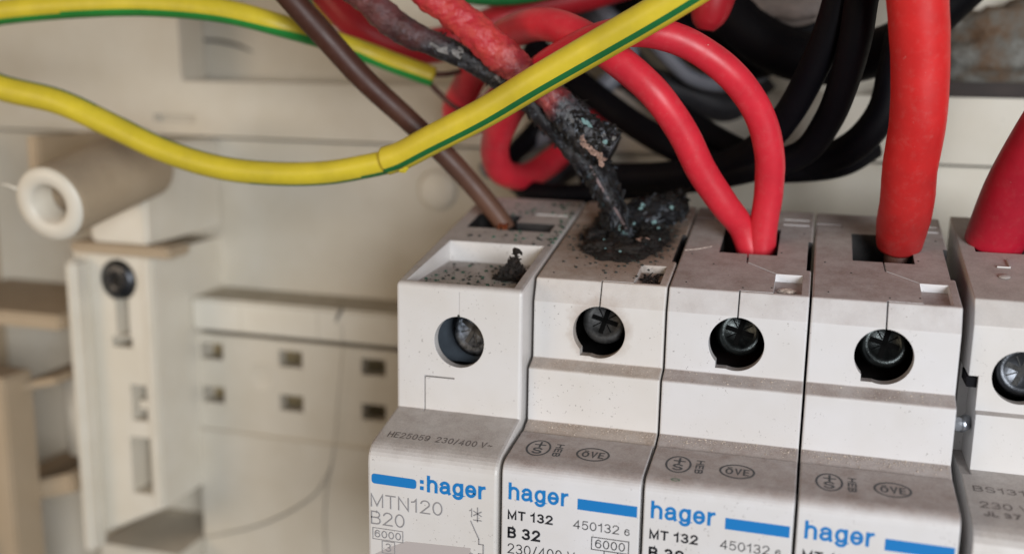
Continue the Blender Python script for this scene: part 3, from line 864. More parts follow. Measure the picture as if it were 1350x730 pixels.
pk_box('front_post', M['cream_dark'], -122, -112.6, 26, 34, -90, -33)
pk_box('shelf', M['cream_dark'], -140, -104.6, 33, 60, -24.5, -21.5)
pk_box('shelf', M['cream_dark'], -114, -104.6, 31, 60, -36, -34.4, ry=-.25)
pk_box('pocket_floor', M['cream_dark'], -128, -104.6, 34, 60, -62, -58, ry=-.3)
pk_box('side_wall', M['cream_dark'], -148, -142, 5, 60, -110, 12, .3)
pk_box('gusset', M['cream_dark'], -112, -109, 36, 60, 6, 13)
bm = bmesh.new(); cyl(bm, (-107.6, 42, -36.5), (0.02, 0, -1), 3.6, 3.8, 16, 32)
obj('round_column', local(bm, KO), M['cream_light'], pk, True)
bm = bmesh.new(); box(bm, -104, -85.3, 40, 60, -100, -72); obj('foot_block', local(bm, KO), M['cream'], pk)
bm = bmesh.new()
tube(bm, [(-128, 18, -58, 1.2), (-124, 19, -61.5, 1.7), (-121.5, 20, -66, 1.5), (-119.5, 22, -71, 1.1), (-116, 24, -74, .5)], 6, 10, rough=.3, seed=4)
o = obj('wire_scrap', bm, M['charcoal'], None, True)
tag(o, 'dark scrap of wire at the bottom left corner of the enclosure', 'wire scrap')
pkn = empty('foot_plate', (-110, 40, -80))
bpy.data.objects.remove(pkn)

# torn dirty sealing lump in the upper right recess
def blob(bm, c, rx, ry, rz, seed, amp=.25, sub=4, scale=1.0):
    r = bmesh.ops.create_icosphere(bm, subdivisions=sub, radius=1)
    for v in r['verts']:
        d = v.co.normalized()
        f = noise.noise(d * 1.3 * scale + Vector((seed, 0, 0))) + .6 * noise.noise(d * 3.1 * scale + Vector((0, seed, 0))) + .35 * noise.noise(d * 7 * scale + Vector((0, 0, seed)))
        k = 1 + amp * f
        v.co = Vector((c[0] + d.x * rx * k, c[1] + d.y * ry * k, c[2] + d.z * rz * k))


m = NT('stained_sealing_compound')
c = m.ramp(m.noise(85, 6, .65), [(.34, (.02, .014, .012)), (.45, (.13, .075, .04)), (.55, (.14, .13, .11)), (.70, (.30, .31, .29))])
m.col(c); m.set(Roughness=.75); m.bump(m.noise(220, 5, .7), .8, 1.2 * S)
M['lump'] = m.m
bm = bmesh.new(); blob(bm, (70, 64, 32), 17, 6, 8.5, 3.3, .35)
o = obj('sealing_lump', bm, M['lump'], None, True)
tag(o, 'stained grey and brown lump of sealing compound, top right corner', 'sealing compound')
bm = bmesh.new(); box(bm, 48, 120, 58, 69.9, 23.7, 26.2); bmesh.ops.bevel(bm, geom=bm.edges[:], offset=.4, segments=2, affect='EDGES')
o = obj('rubber_seal', bm, simple('dark_rubber', (.03, .02, .017), .7, var=.3, scale=200))
tag(o, 'dark brown rubber strip below the stained lump, upper right', 'seal')
bm = bmesh.new(); blob(bm, (CSX, 45, CSZ), 9, 3, 4.5, 9.1, .3)
o = obj('crumpled_sheath', bm, simple('grey_brown_sheath', (.16, .13, .115), .7, var=.5, scale=120, bump=.5), None, True)
tag(o, 'grey brown crumpled cable sheath behind the black cables at the top', 'cable sheath')

# ------------------------------------------------------------------ circuit breakers
PITCH = 17.8
BW = 17.5


def flake(bm, c, u, v, rx, ry, seed, th=.12, n=11, jag=.35):
    """small jagged chip"""
    c, u, v = Vector(c), Vector(u).normalized(), Vector(v).normalized(); w_ = u.cross(v)
    g_ = random.Random(seed)
    A = []; B = []
    for i in range(n):
        a = 2 * math.pi * i / n; k = 1 + g_.uniform(-jag, jag)
        p = c + u * rx * k * math.cos(a) + v * ry * k * math.sin(a) + w_ * g_.uniform(-.15, .15)
        A.append(bm.verts.new(p)); B.append(bm.verts.new(p + w_ * th))
    ca = bm.verts.new(c - w_ * .05); cb = bm.verts.new(c + w_ * (th + .12))
    for i in range(n):
        j = (i + 1) % n
        bm.faces.new((ca, A[j], A[i])); bm.faces.new((cb, B[i], B[j])); bm.faces.new((A[i], A[j], B[j], B[i]))


def seam(b, p0, p1, w=.22, depth=.9):
    """groove on the sloping top face from p0 to p1 (x, y)"""
    a = Vector((p0[0], p0[1], top_z(p0[1]))); c = Vector((p1[0], p1[1], top_z(p1[1])))
    d = (c - a); L = d.length; d.normalize(); n = Vector((0, -TILT, 1)).normalized(); s = d.cross(n)
    obox(b, (a + c) / 2, d * (L / 2 + w * .4), s * (w / 2), n * depth)


def housing_32(raised):
    prof = rounded([(33, 6.37, .4), (0, 0, .35), (-1.1, -3.05, .3), (-1.1, -10.7, .25), (-3.3, -11.7, .45), (-3.3, -18.85, .2),
                    (-5.9, -19.95, 0), (-14.5, -21.2, 0), (-14.5, -52, 0), (33, -52, 0)], 4)
    bm = bmesh.new(); extrude_yz(bm, prof, 0.0, BW, .22)
    cx = 8.95

    def hole(b): cyl(b, (cx, -6, -6.65), (0, 1, 0), 3.5, 3.5, 8, 48)

    def hole_notch(b): box(b, cx - 2.5, cx + .4, -6, 2.1, -9.95, -6.7)

    def entry(b): box(b, 5.0, 12.9, 13.5, 24.2, -3, 12)

    def cavity(b): box(b, 3.2, 14.4, .55, 25.5, -10.9, -2.9)

    def cavity_up(b): box(b, 3.4, 14.2, 11.0, 25.3, -3.1, .65)

    def window(b):
        a = [(13.05, .45), (16.5, .45), (16.5, 6.8), (13.05, 6.8)]
        lo = [b.verts.new((x, y, top_z(y) - 1.05)) for x, y in a]; hi = [b.verts.new((x, y, 8)) for x, y in a]
        b.faces.new(lo[::-1]); b.faces.new(hi)
        for i in range(4): b.faces.new((lo[i], lo[(i + 1) % 4], hi[(i + 1) % 4], hi[i]))

    def slot(b): box(b, 16.9, 19, 8.7, 19.7, -3, 12)

    cuts = [lined(cavity), lined(cavity_up), hole, hole_notch, lined(entry), window, lined(slot),
            lambda b: seam(b, (8.95, 13.7), (9.1, 10.3)), lambda b: seam(b, (9.1, 10.3), (12.95, 6.9)),
            lambda b: seam(b, (13.1, .32), (9.0, .32), .2, .5),
            lambda b: obox(b, (8.95, -.58, -1.6), (.10, 0, 0), (0, .64, 1.78), (0, .7, -.25)),
            lambda b: box(b, 13.2, 17.0, 26.3, 26.7, top_z(26.5) - .13, 12),
            lambda b: box(b, 13.2, 17.0, 28.6, 29.0, top_z(28.8) - .13, 12),
            lambda b: box(b, -1, 3.6, 27.5, 27.8, top_z(27.6) - .1, 12)]
    return boolean(bm, cuts)


def cover_profile(z_top=-19.62, y_top=-5.95):
    out = [(y_top, z_top, .12), (-15.2, -20.62, 1.9), (-15.2, -51.8, .1), (-14.75, -51.8, .1), (-14.75, -21.25, 1.0), (y_top, z_top - .28, 0)]
    return rounded(out, 8)


FRONT = Plane2((0, -15.2, 0), (1, 0, 0), (0, 0, 1), .025)
SL = Plane2((0, -5.95, -19.62), (1, 0, 0), (0, 9.25, 1.0), .025)     # b is negative, towards the front


def slope_b(y): return (y + 5.95) / 9.25 * math.hypot(9.25, 1.0)


def grain(bm, pts, rmin, rmax, rng):
    for p in pts:
        r = rng.uniform(rmin, rmax)
        q = bmesh.ops.create_icosphere(bm, subdivisions=0 if False else 1, radius=r) if r > rmax * .8 else None
        if q:
            for v in q['verts']:
                v.co = Vector((v.co.x * rng.uniform(.7, 1.4), v.co.y * rng.uniform(.7, 1.4), v.co.z * .7)) + Vector(p)
        else:
            vs = [bm.verts.new(Vector(p) + Vector((rng.uniform(-1, 1), rng.uniform(-1, 1), rng.uniform(-.3, 1))).normalized() * r) for _ in range(4)]
            for f in ((0, 1, 2), (0, 2, 3), (0, 3, 1), (1, 3, 2)): bm.faces.new([vs[i] for i in f])


def make_screw(parent, c, r, tilt, mat, slot_mat, rot=.6):
    """terminal screw head with a cross recess, facing the front"""
    c = Vector(c); ax = Vector((tilt[0], -1, tilt[1])).normalized()
    bm = bmesh.new()
    lathe(bm, c, ax, [(-4, r * .7), (-1.2, r * .95), (0, r), (.5, r * .95), (.75, r * .8), (.7, r * .62), (.55, r * .58), (.55, 0)], 36)
    s = obj('terminal_screw', bm, mat, parent, True)
    u = ax.orthogonal().normalized(); w = ax.cross(u)
    bm = bmesh.new()
    for k in (0, 1):
        a = rot + k * math.pi / 2
        d = u * math.cos(a) + w * math.sin(a); e = -u * math.sin(a) + w * math.cos(a)
        obox(bm, c + ax * .56, d * r * .75, e * .32, ax * .06)
    for k in range(4):
        a = rot + math.pi / 4 + k * math.pi / 2
        d = u * math.cos(a) + w * math.sin(a); e = -u * math.sin(a) + w * math.cos(a)
        obox(bm, c + ax * .56 + d * r * .38, d * r * .2, e * .07, ax * .05)
    obj('cross_recess', bm, slot_mat, s)
    return s


def make_breaker_32():
    root = empty('circuit_breaker')
    h = obj('housing', housing_32(True), [M['white'], M['cavity_lining']], root)
    bm = bmesh.new(); extrude_yz(bm, cover_profile(), .05, BW - .05, .18)
    cv = obj('front_cover', bm, M['white'], root)
    # blue print
    b = bmesh.new(); text(b, FRONT, 'hager', .95, 8.6, -25.3, -23.05, .39, gap=.12); obj('maker_logo', b, M['blue_ink'], cv, normals=False)
    b = bmesh.new(); poly2(b, FRONT, [(9.75, -25.45), (17.1, -25.5), (17.1, -24.08), (9.75, -24.03)]); obj('logo_bar', b, M['blue_ink'], cv, normals=False)
    b = bmesh.new()
    text(b, FRONT, 'MT 132', .88, 6.7, -27.95, -26.72, .235)
    text(b, FRONT, 'B 32', .9, 5.15, -30.45, -28.95, .30)
    obj('type_lettering', b, M['black_ink'], cv, normals=False)
    b = bmesh.new()
    text(b, FRONT, '450132', 9.3, 15.0, -28.0, -26.85, .125)
    text(b, FRONT, '6', 15.65, 16.3, -28.0, -27.15, .11)
    text(b, FRONT, '230/400 V~', .93, 10.6, -32.5, -31.15, .14)
    frame2(b, FRONT, 11.6, 16.3, -30.45, -28.72, .11)
    text(b, FRONT, '6000', 12.1, 15.8, -30.15, -29.02, .13)
    frame2(b, FRONT, 13.2, 15.0, -32.2, -30.35, .11)
    text(b, FRONT, '3', 13.75, 14.45, -31.9, -30.75, .12)
    obj('rating_lettering', b, M['black_ink'], cv, normals=False)
    b = bmesh.new()
    ring2(b, SL, 3.4, slope_b(-10.2), 1.6, 2.2, .26)
    text(b, SL, 'S', 2.75, 4.05, slope_b(-11.75), slope_b(-10.1), .30)
    line2(b, SL, [(2.8, slope_b(-9.3)), (4.1, slope_b(-9.3))], .27); line2(b, SL, [(3.45, slope_b(-8.55)), (3.45, slope_b(-9.95))], .27)
    text(b, SL, 'HEB', 5.5, 6.5, slope_b(-12.0), slope_b(-8.6), .19, rot=1)
    ring2(b, SL, 10.5, slope_b(-10.3), 2.15, 1.8, .27)
    text(b, SL, 'ÖVE', 9.1, 11.95, slope_b(-11.15), slope_b(-9.55), .24)
    obj('approval_marks', b, M['black_ink'], cv, normals=False)
    make_screw(root, (9.1, 2.6, -5.9), 3.1, (.04, .36), M['oily_steel'], M['slot_black'], .5)
    bm = bmesh.new(); box(bm, 5.2, 12.7, 13.7, 24.0, -6, -2.2); bmesh.ops.bevel(bm, geom=bm.edges[:], offset=.4, segments=2, affect='EDGES')
    obj('terminal_clamp', bm, M['brass'], root)
    # loose granules on the two ledges
    g = random.Random(11); bm = bmesh.new()
    pts = [(g.uniform(.3, BW - .3), y, -10.98 + (y + 1.7) * .45 + .03) for y in [g.uniform(-3.0, -1.3) for _ in range(150)]]
    pts += [(g.uniform(.3, BW - .3), y, -18.85 + (y + 3.3) * .42 + .05) for y in [-3.45 - abs(g.gauss(0, .9)) % 2.3 for _ in range(420)]]
    for q_ in range(0, len(pts), 10): grain(bm, pts[q_:q_ + 9], .025, .085, g); grain(bm, pts[q_ + 9:q_ + 10], .06, .16, g)
    tag(obj('dust_granules', bm, M['granule_light'], root), kind='stuff')
    bm = bmesh.new()
    pts = []
    for _ in range(34):
        y = g.uniform(.8, 30); pts.append((g.uniform(.4, BW - .5), y, top_z(y) + .03))
    pts = [p for p in pts if not (4.8 < p[0] < 13.1 and 13 < p[1] < 25) and not (12.9 < p[0] < 16.7 and p[1] < 7) and not (p[0] > 16.7 and 8 < p[1] < 20)]
    for _ in range(0):
        y = g.uniform(-13, -6.5); pts.append((g.uniform(.4, BW - .5), y, -19.62 + (y + 5.95) / 9.25 + .04))
    grain(bm, pts, .04, .13, g)
    tag(obj('dark_specks', bm, M['granule_dark'], root), kind='stuff')
    return root


def kids(o): return [c for c in bpy.data.objects if c.parent == o]


def copy_tree(o, parent=None):
    c = o.copy(); COL.objects.link(c)
    if parent is not None: c.parent = parent
    for ch_ in kids(o): copy_tree(ch_, c)
    return c


proto = make_breaker_32()
third = proto
G = 'white 32 amp circuit breakers in a row'
labels = ['scorched white breaker whose top is burnt black around the charred wire',
          'white breaker with two thin red wires entering its top terminal',
          'white breaker with one thick red cable entering its top terminal']
brks = []
for i in range(3):
    r = proto if i == 0 else copy_tree(proto)
    r.location = Vector((PITCH * i + .12, 0, 0)) * S
    tag(r, labels[i], 'circuit breaker', G)
    brks.append(r)
# the first one is the burnt one
for c in kids(brks[0]):
    if c.name.startswith('housing'):
        me = c.data.copy(); me.materials[0] = M['white_burnt']; c.data = me
        c['label'] = 'sooty housing with a burnt top'
    if c.name.startswith('terminal_screw'):
        me = c.data.copy(); me.materials[0] = M['sooty_steel']; c.data = me
        o_ = c
bm = bmesh.new()
for k in range(60):
    g_ = random.Random(700 + k); x, y = g_.uniform(13.4, 16.2), g_.uniform(1.0, 6.4)
    flake(bm, (x, y, top_z(y) - .95), (g_.gauss(0, 1), g_.gauss(0, 1), g_.gauss(0, .4)), (g_.gauss(0, 1), g_.gauss(0, 1), g_.gauss(0, .4)), .45, .3, k, .12, 7, .6)
tag(obj('soot_flakes', bm, M['char_brown'], brks[0]), kind='stuff')
# clean window piece seen in the second breaker
bm = bmesh.new(); blob(bm, (14.6, 3.2, top_z(3.4) - .8), 1.2, .9, .3, 5.5, .3, 2)
obj('chipped_plastic', bm, M['granule_light'], brks[1])
# paint scratches on the burnt end of the second breaker
bm = bmesh.new()
tube(bm, [(.2, 13.4, top_z(13.4) + .02, .06), (2.0, 14.2, top_z(14.2) + .02, .07), (3.8, 15.6, top_z(15.6) + .02, .05)], 4, 6)
obj('scratch', bm, M['granule_light'], brks[1])
# small green smear on the second cover
bm = bmesh.new(); ring2(bm, SL, 3.6, slope_b(-14.2), .55, .35, .12, 16); obj('green_smear', bm, M['green'], brks[1], normals=False)

# ---- grey-lettered breaker at the left end (with a tray in its top)
b0 = empty('circuit_breaker', (-PITCH - .25, 0, 0))
tag(b0, 'white 20 amp breaker with grey lettering and open tray, left end of the row', 'circuit breaker')
prof = rounded([(33, 6.37, .6), (-5.0, -.97, .9), (-5.0, -18.4, .12), (-15.2, -20.75, 2.8), (-15.2, -52, 0), (33, -52, 0)], 7)
bm = bmesh.new(); extrude_yz(bm, prof, 0, BW + .15, .42)


def tray(b):
    # sloping floor, back wall upright
    a = [(1.15, -4.2), (16.3, -4.2), (16.3, 11.4), (1.9, 11.4)]
    lo = [b.verts.new((x, y, top_z(y) - (1.1 if y < 0 else 3.0))) for x, y in a]
    hi = [b.verts.new((x, y, 14)) for x, y in a]
    b.faces.new(lo[::-1]); b.faces.new(hi)
    for i in range(4): b.faces.new((lo[i], lo[(i + 1) % 4], hi[(i + 1) % 4], hi[i]))


def slot0(b): box(b, 7.2, 15.6, 17.2, 20.9, .5, 14)


def slot1(b): box(b, 2.4, 9.4, 17.6, 24.0, 1.4, 14)


bm = boolean(bm, [tray, lined(slot0), lined(slot1),
                  lined(lambda b: box(b, 3.0, 14.8, -3.6, 24, -13.2, -4.9)), lined(lambda b: box(b, 3.0, 14.8, 16, 24, -5, 1.0)), lambda b: cyl(b, (8.98, -9, -8.6), (0, 1, 0), 3.5, 3.5, 8, 48),
                  lambda b: box(b, 4.05, 4.2, -5.6, -4.5, -18.6, -13.62),
                  lambda b: box(b, 4.2, 8.35, -5.6, -4.5, -13.8, -13.62),
                  lambda b: box(b, 8.95, 9.0, -5.2, -4.93, -5.6, -1.8),
                  lambda b: box(b, 11.5, 16.6, 24.4, 25.2, top_z(25) - .12, 14)])
obj('housing', bm, [M['grey_white'], M['cavity_lining']], b0)
F0 = Plane2((0, -15.2, 0), (1, 0, 0), (0, 0, 1), .07)
b = bmesh.new()
pts = rounded([(.65, -25.55, .5), (6.85, -25.6, .5), (6.85, -24.3, .5), (.65, -24.2, .5)], 5)
poly2(b, F0, pts)
obj('logo_bar', b, M['blue_ink'], b0, normals=False)
b = bmesh.new(); poly2(b, F0, [(7.35, -25.6), (7.85, -25.6), (7.85, -25.1), (7.35, -25.1)]); poly2(b, F0, [(7.35, -24.75), (7.85, -24.75), (7.85, -24.25), (7.35, -24.25)]); text(b, F0, 'hager', 8.3, 16.15, -25.8, -23.55, .41, gap=.12)
obj('maker_logo', b, M['blue_ink'], b0, normals=False)
b = bmesh.new()
text(b, F0, 'MTN120', .5, 10.4, -28.8, -26.95, .17)
text(b, F0, 'B20', .5, 5.2, -31.2, -29.35, .17)
frame2(b, F0, .7, 5.0, -33.3, -31.65, .1); text(b, F0, '6000', 1.0, 4.7, -33.0, -31.95, .14)
frame2(b, F0, 2.0, 3.85, -35.1, -33.35, .1); text(b, F0, '3', 2.5, 3.3, -34.8, -33.65, .14)
text(b, F0, '1', 14.0, 14.45, -28.35, -27.2, .13)
for q in ([(15.1, -27.0), (15.1, -28.9)], [(14.6, -27.5), (15.6, -28.1)], [(15.6, -27.5), (14.6, -28.1)], [(14.6, -28.7), (15.6, -28.7)], [(14.2, -28.9), (15.3, -31.2)], [(15.3, -31.2), (15.3, -31.9), (15.9, -31.9), (15.9, -33.2), (15.3, -33.2), (15.3, -34.4), (15.9, -34.4), (15.9, -35.5)]):
    line2(b, F0, q, .14)
text(b, F0, '2', 14.0, 14.6, -34.3, -33.2, .13)
obj('type_lettering', b, M['grey_ink'], b0, normals=False)
S0 = Plane2((0, -5.0, -18.4), (1, 0, 0), (0, 10.2, 2.35), .02)
b = bmesh.new(); text(b, S0, 'HE25059  230/400 V~', 1.6, 15.9, -7.6, -6.3, .17); obj('faint_lettering', b, M['faint_ink'], b0, normals=False)
m = NT('tinted_toggle_reflection'); m.col((.46, .42, .41)); m.set(Roughness=.25); M['toggle_tint'] = m.m  # tinted panel; reflection and shadow on the front put into its colour
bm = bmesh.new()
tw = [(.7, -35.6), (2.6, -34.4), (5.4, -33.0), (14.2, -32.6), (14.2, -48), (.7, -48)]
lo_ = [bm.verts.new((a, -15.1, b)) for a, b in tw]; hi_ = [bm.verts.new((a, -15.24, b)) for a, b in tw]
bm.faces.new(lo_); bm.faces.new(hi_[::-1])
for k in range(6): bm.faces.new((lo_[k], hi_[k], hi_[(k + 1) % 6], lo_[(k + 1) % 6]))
obj('toggle_reflection', bm, M['toggle_tint'], b0)
make_screw(b0, (10.4, -1.8, -7.4), 3.7, (-.25, .2), M['mottled_steel'], M['sooty_steel'], .3)
bm = bmesh.new(); extrude_yz(bm, [(-.4, -12.6), (.6, -5.2), (1.2, -5.2), (.6, -12.6)], 4.0, 14.0)
obj('clamp_plate', bm, M['blue_steel'], b0)
bm = bmesh.new(); box(bm, 5.2, 12.8, 1.6, 12, -12, -6); obj('terminal_cage', bm, M['sooty_steel'], b0)
bm = bmesh.new(); cyl(bm, (8.9, -4.98, -5.0), (0, -1, 0), .22, .15, .06, 10); obj('moulding_point', bm, M['granule_dark'], b0)
# char flakes fallen into the tray and on the top
g = random.Random(5)
for mat, n, nm in (('granule_dark', 360, 'char_specks'), ('granule_green', 300, 'green_specks')):
    bm = bmesh.new(); pts = []
    for _ in range(n):
        u = g.random()
        if u < .5:
            x = 1.9 + 14.0 * (g.random() ** .7); y = g.uniform(-3.8, 10.8)
            z = top_z(y) - (1.1 + 1.9 * (y + 4.2) / 15.6) + .05
        else:
            x = 17.2 - 14 * g.random() ** 1.8; y = g.uniform(11.8, 31); z = top_z(y) + .04
            if 2.2 < x < 15.8 and 17 < y < 24.2: continue
        pts.append((x, y, z))
    grain(bm, pts, .06, .30 if n > 250 else .24, g)
    tag(obj(nm, bm, M[mat], b0), kind='stuff')

# ---- different breaker at the right end
b4 = empty('circuit_breaker', (54.75, 0, 0))
tag(b4, 'taller white breaker at the right edge with a dark red cable in its top', 'circuit breaker')
prof = rounded([(33, 6.9, .4), (2.5, .75, .4), (1.0, -2.3, .4), (1.0, -12.9, 0), (.2, -13.2, 0), (.2, -20.3, 0), (-14.2, -22.5, 3.5), (-14.2, -52, 0), (33, -52, 0)], 6)
bm = bmesh.new(); extrude_yz(bm, prof, 0, 17.6, .12)
bm = boolean(bm, [lined(lambda b: box(b, 2.0, 15, 2.4, 24, -13, -3.5)), lined(lambda b: box(b, 1.8, 15.8, 18.5, 29, -4, 2.0)), lambda b: cyl(b, (5.9, -9, -8.4), (0, 1, 0), 3.3, 3.3, 13, 48),
                  lambda b: box(b, -1, 1.15, -1, 8, -20.6, -8.6),
                  lambda b: box(b, -1, 1.6, 14.6, 15.0, top_z(15) + .6, 14),
                  lined(lambda b: box(b, 1.9, 15.6, 18.6, 29.0, 1, 14))])
obj('housing', bm, [M['grey_white'], M['cavity_lining']], b4)
make_screw(b4, (6.3, 3.4, -8.0), 3.3, (-.1, .1), M['dark_steel'], M['sooty_steel'], .4)
bm = bmesh.new(); lathe(bm, (-.2, 2.2, -15.3), (-.5, -1, .1), [(-2, 1.0), (0, 1.0), (.3, .8), (.4, 0)], 20); obj('rivet', bm, M['steel'], b4, True)
bm = bmesh.new(); box(bm, -.05, 1.1, 1.6, 6, -10.2, -8.9); obj('latch_block', bm, M['black'], b4)
S4 = Plane2((0, .2, -20.3), (1, 0, 0), (0, 14.4, 2.2), .02)
for t_, a0, a1, q0, q1, bd in (('BS131 6', 1.0, 8.6, -5.2, -3.9, .17), ('230 V ~', 1.3, 8.4, -8.8, -7.4, .17), ('JL 37 16', 1.5, 7.6, -10.6, -9.5, .24)):
    b = bmesh.new(); text(b, S4, t_, a0, a1, q0, q1, bd); obj('faint_lettering', b, M['faint_ink'], b4, normals=False)
T4 = Plane2((0, 2.5, .75), (1, 0, 0), (0, 30.5, 6.45), .02)
bm = bmesh.new()
obox(bm, T4.p(4.6, 10.9), (.75, 0, 0), (0, .1, .02), (0, 0, .1)); obox(bm, T4.p(5.4, 12.2), (.1, 0, 0), (0, 1.3, .27), (0, 0, .12))
obj('raised_mark', bm, M['grey_white'], b4)
bm = bmesh.new(); lathe(bm, T4.p(4.3, 7.6), (0, -.2, 1), [(0, .75), (.15, .6), (.2, 0)], 20); obj('raised_pip', bm, M['grey_white'], b4, True)

# ------------------------------------------------------------------ wires
def along(key, t):
    P = catmull(WIRE[key], 10); p = P[min(int(t * (len(P) - 1)), len(P) - 1)]
    q = P[min(int(t * (len(P) - 1)) + 1, len(P) - 1)]
    return Vector(p[:3]), p[3], (Vector(q[:3]) - Vector(p[:3])).normalized() if q != p else Vector((1, 0, 0))


def st_main(t): return [(163 - 10 * t + (1 - t) * 30, 17), ((-17 + (1 - t) * 20), 17)]


w = wire_obj('earth_wire', 'earth_inner', [M['yellow'], M['green']], None, n=40, stripe=st_main)
tag(w, 'long yellow and green earth wire crossing in front of everything', 'earth wire')
wire_obj('outer_sleeve', 'earth_sleeve', [M['yellow_bright'], M['green']], w, n=44, stripe=lambda t: [(137, 12.5)], hollow=.16)
SLV = w
bm = bmesh.new(); flake(bm, FLAP, (1, -.1, .25), (0, -.3, 1), .75, .45, 5, .12, 9, .3)
obj('torn_flap', bm, M['yellow'], SLV)
w = wire_obj('earth_wire', 'earth_back', [M['yellow'], M['green_bright']], None, n=40, stripe=lambda t: [(158 - 10 * t, 34)])
tag(w, 'yellow and green earth wire along the top left, cut off short', 'earth wire')
wire_obj('copper_core', 'copper_tail', M['dull_copper'], w, n=8)
wire_obj('copper_core', 'copper_tail_b', M['dull_copper'], w, n=8)
w = wire_obj('earth_wire', 'earth_short', [M['green_bright'], M['yellow']], None, n=24, stripe=lambda t: [(150, 40)])
tag(w, 'short green and yellow wire end beside the brown wire at the top edge', 'earth wire')
w = wire_obj('earth_wire', 'green_top', [M['green'], M['yellow']], None, n=24, stripe=lambda t: [(20, 40)])
tag(w, 'green earth wire just showing at the top edge above the red wires', 'earth wire')

w = wire_obj('brown_wire', 'brown', M['brown'], None, n=28)
tag(w, 'brown wire slanting down into the leftmost breaker', 'wire')
bm = bmesh.new()
g = random.Random(3)
for k in range(7):
    a = k * .9; x0, y0 = -10.2 + .6 * math.cos(a), 19.4 + .6 * math.sin(a)
    tube(bm, [(x0, y0, 3.9, .22), (x0 + g.uniform(-.1, .6), y0 - 1.3, 3.2, .22), (x0 + g.uniform(.1, .9), y0 - 1.9, 2.0, .2)], 3, 6)
obj('copper_core', bm, M['copper'], w, True)

w = wire_obj('red_wire', 'red_right', M['red'], None, n=32, rough=.018, rscale=6)
tag(w, 'red wire looping over and down into the second terminal, right hand one of the pair', 'wire', 'thin red wires')
g = random.Random(2); bm = bmesh.new()
for t_, o_ in ((.665, .2), (.70, -.5), (.712, -.3), (.80, .9), (.86, .3)):
    p, r_, d = along('red_right', t_); sd_ = d.cross(CF).normalized()
    for k in range(4):
        e = (-CF + sd_ * (o_ + g.gauss(0, .12))).normalized()
        grain(bm, [tuple(p + d * g.gauss(0, .35) + e * r_)], .04, .12, g)
tag(obj('scuff_marks', bm, M['granule_light'], w), kind='stuff')
w = wire_obj('red_wire', 'red_left', M['red'], None, n=32, rough=.018, rscale=6)
tag(w, 'red wire arching over behind the yellow wire, left hand one of the pair', 'wire', 'thin red wires')
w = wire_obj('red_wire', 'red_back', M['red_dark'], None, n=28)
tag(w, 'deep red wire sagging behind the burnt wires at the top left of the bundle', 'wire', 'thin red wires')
w = wire_obj('red_cable', 'red_thick', M['red_thick'], None, n=44, rough=.025, rscale=9)
tag(w, 'thick bright red cable coming straight down into the third white terminal', 'cable')
bm = bmesh.new(); cyl(bm, (46.9, 19, 5.2), (0, 0, -1), 1.9, 1.8, 7, 24); obj('stranded_core', bm, M['dull_copper'], w, True)
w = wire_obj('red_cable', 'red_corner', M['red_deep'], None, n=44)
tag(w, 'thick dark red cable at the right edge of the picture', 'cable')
bm = bmesh.new(); cyl(bm, (61.5, 24.2, 9.0), (-.05, .1, -1), 2.6, 2.6, 9, 24); obj('stranded_core', bm, M['sooty_steel'], w, True)
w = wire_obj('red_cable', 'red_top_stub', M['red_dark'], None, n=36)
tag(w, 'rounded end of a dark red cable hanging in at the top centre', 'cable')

for key, nm, mat, lab, cat in (
        ('black_a', 'black_cable', 'black', 'left one of the two upright black cables, curving left below', 'cable'),
        ('black_b', 'black_cable', 'black', 'right one of the two upright black cables, curving left below', 'cable'),
        ('black_c', 'black_cable', 'black', 'black cable looping from beside the thick red cable back up to the left', 'cable'),
        ('black_d', 'black_cable', 'black', 'black cable slanting down from the burnt wires then up at right', 'cable'),
        ('black_low', 'black_cable', 'black', 'lowest black cable, lying level just above the breakers', 'cable'),
        ('black_thick', 'black_cable', 'black', 'thick black cable sagging across behind the red cable at the top', 'cable'),
        ('black_thick_b', 'black_cable', 'black', 'rearmost thick black cable behind the thin red wires', 'cable'),
        ('grey_loop', 'grey_cable', 'grey', 'pale grey cable loop showing under the right hand red wire', 'cable'),
        ('grey_low', 'grey_cable', 'grey', 'grey cable seen through the small red loop', 'cable'),
        ('dark_cable', 'charcoal_cable', 'charcoal', 'charcoal cable bending behind the small red loop', 'cable'),
        ('dark_cable_b', 'charcoal_cable', 'charcoal', 'charcoal cable far back between the two thin red wires', 'cable')):
    o = wire_obj(nm, key, M[mat], None, n=28)
    tag(o, lab, cat, 'black cables' if nm == 'black_cable' else None)

# ------------------------------------------------------------------ the burnt wires
bw = wire_obj('burnt_wire', 'burnt_black', M['melt_black'], None, n=40, per=22, rough=.16, rscale=3.2, seed=2.0)
tag(bw, 'charred maroon wire running down into the burnt terminal', 'burnt wire')
# peeled ash scales on it
to_cam = -CF
ash = simple('pale_ash', (.17, .165, .16), .6, .2, var=.5, scale=900, bump=.5)
for t, off, rx, ry, s_ in ((.27, .5, 1.5, .55, 1), (.30, -.1, 1.1, .7, 2), (.40, .3, .7, .45, 3), (.58, -.3, 1.7, .3, 4)):
    p, r, d = along('burnt_black', t); side = d.cross(to_cam).normalized()
    bm = bmesh.new(); flake(bm, p + to_cam * r * .98 + side * off, d, side, rx, ry, s_)
    obj('ash_scale', bm, ash, bw)
for t, off, rx, ry, s_ in ((.66, .2, .9, .5, 5), (.95, 0, .7, .5, 7), (.90, .3, .9, .35, 8)):
    p, r, d = along('burnt_black', t); side = d.cross(to_cam).normalized()
    bm = bmesh.new(); flake(bm, p + to_cam * r * 1.0 + side * off, d, side, rx, ry, s_)
    obj('verdigris_flake', bm, M['teal'], bw)

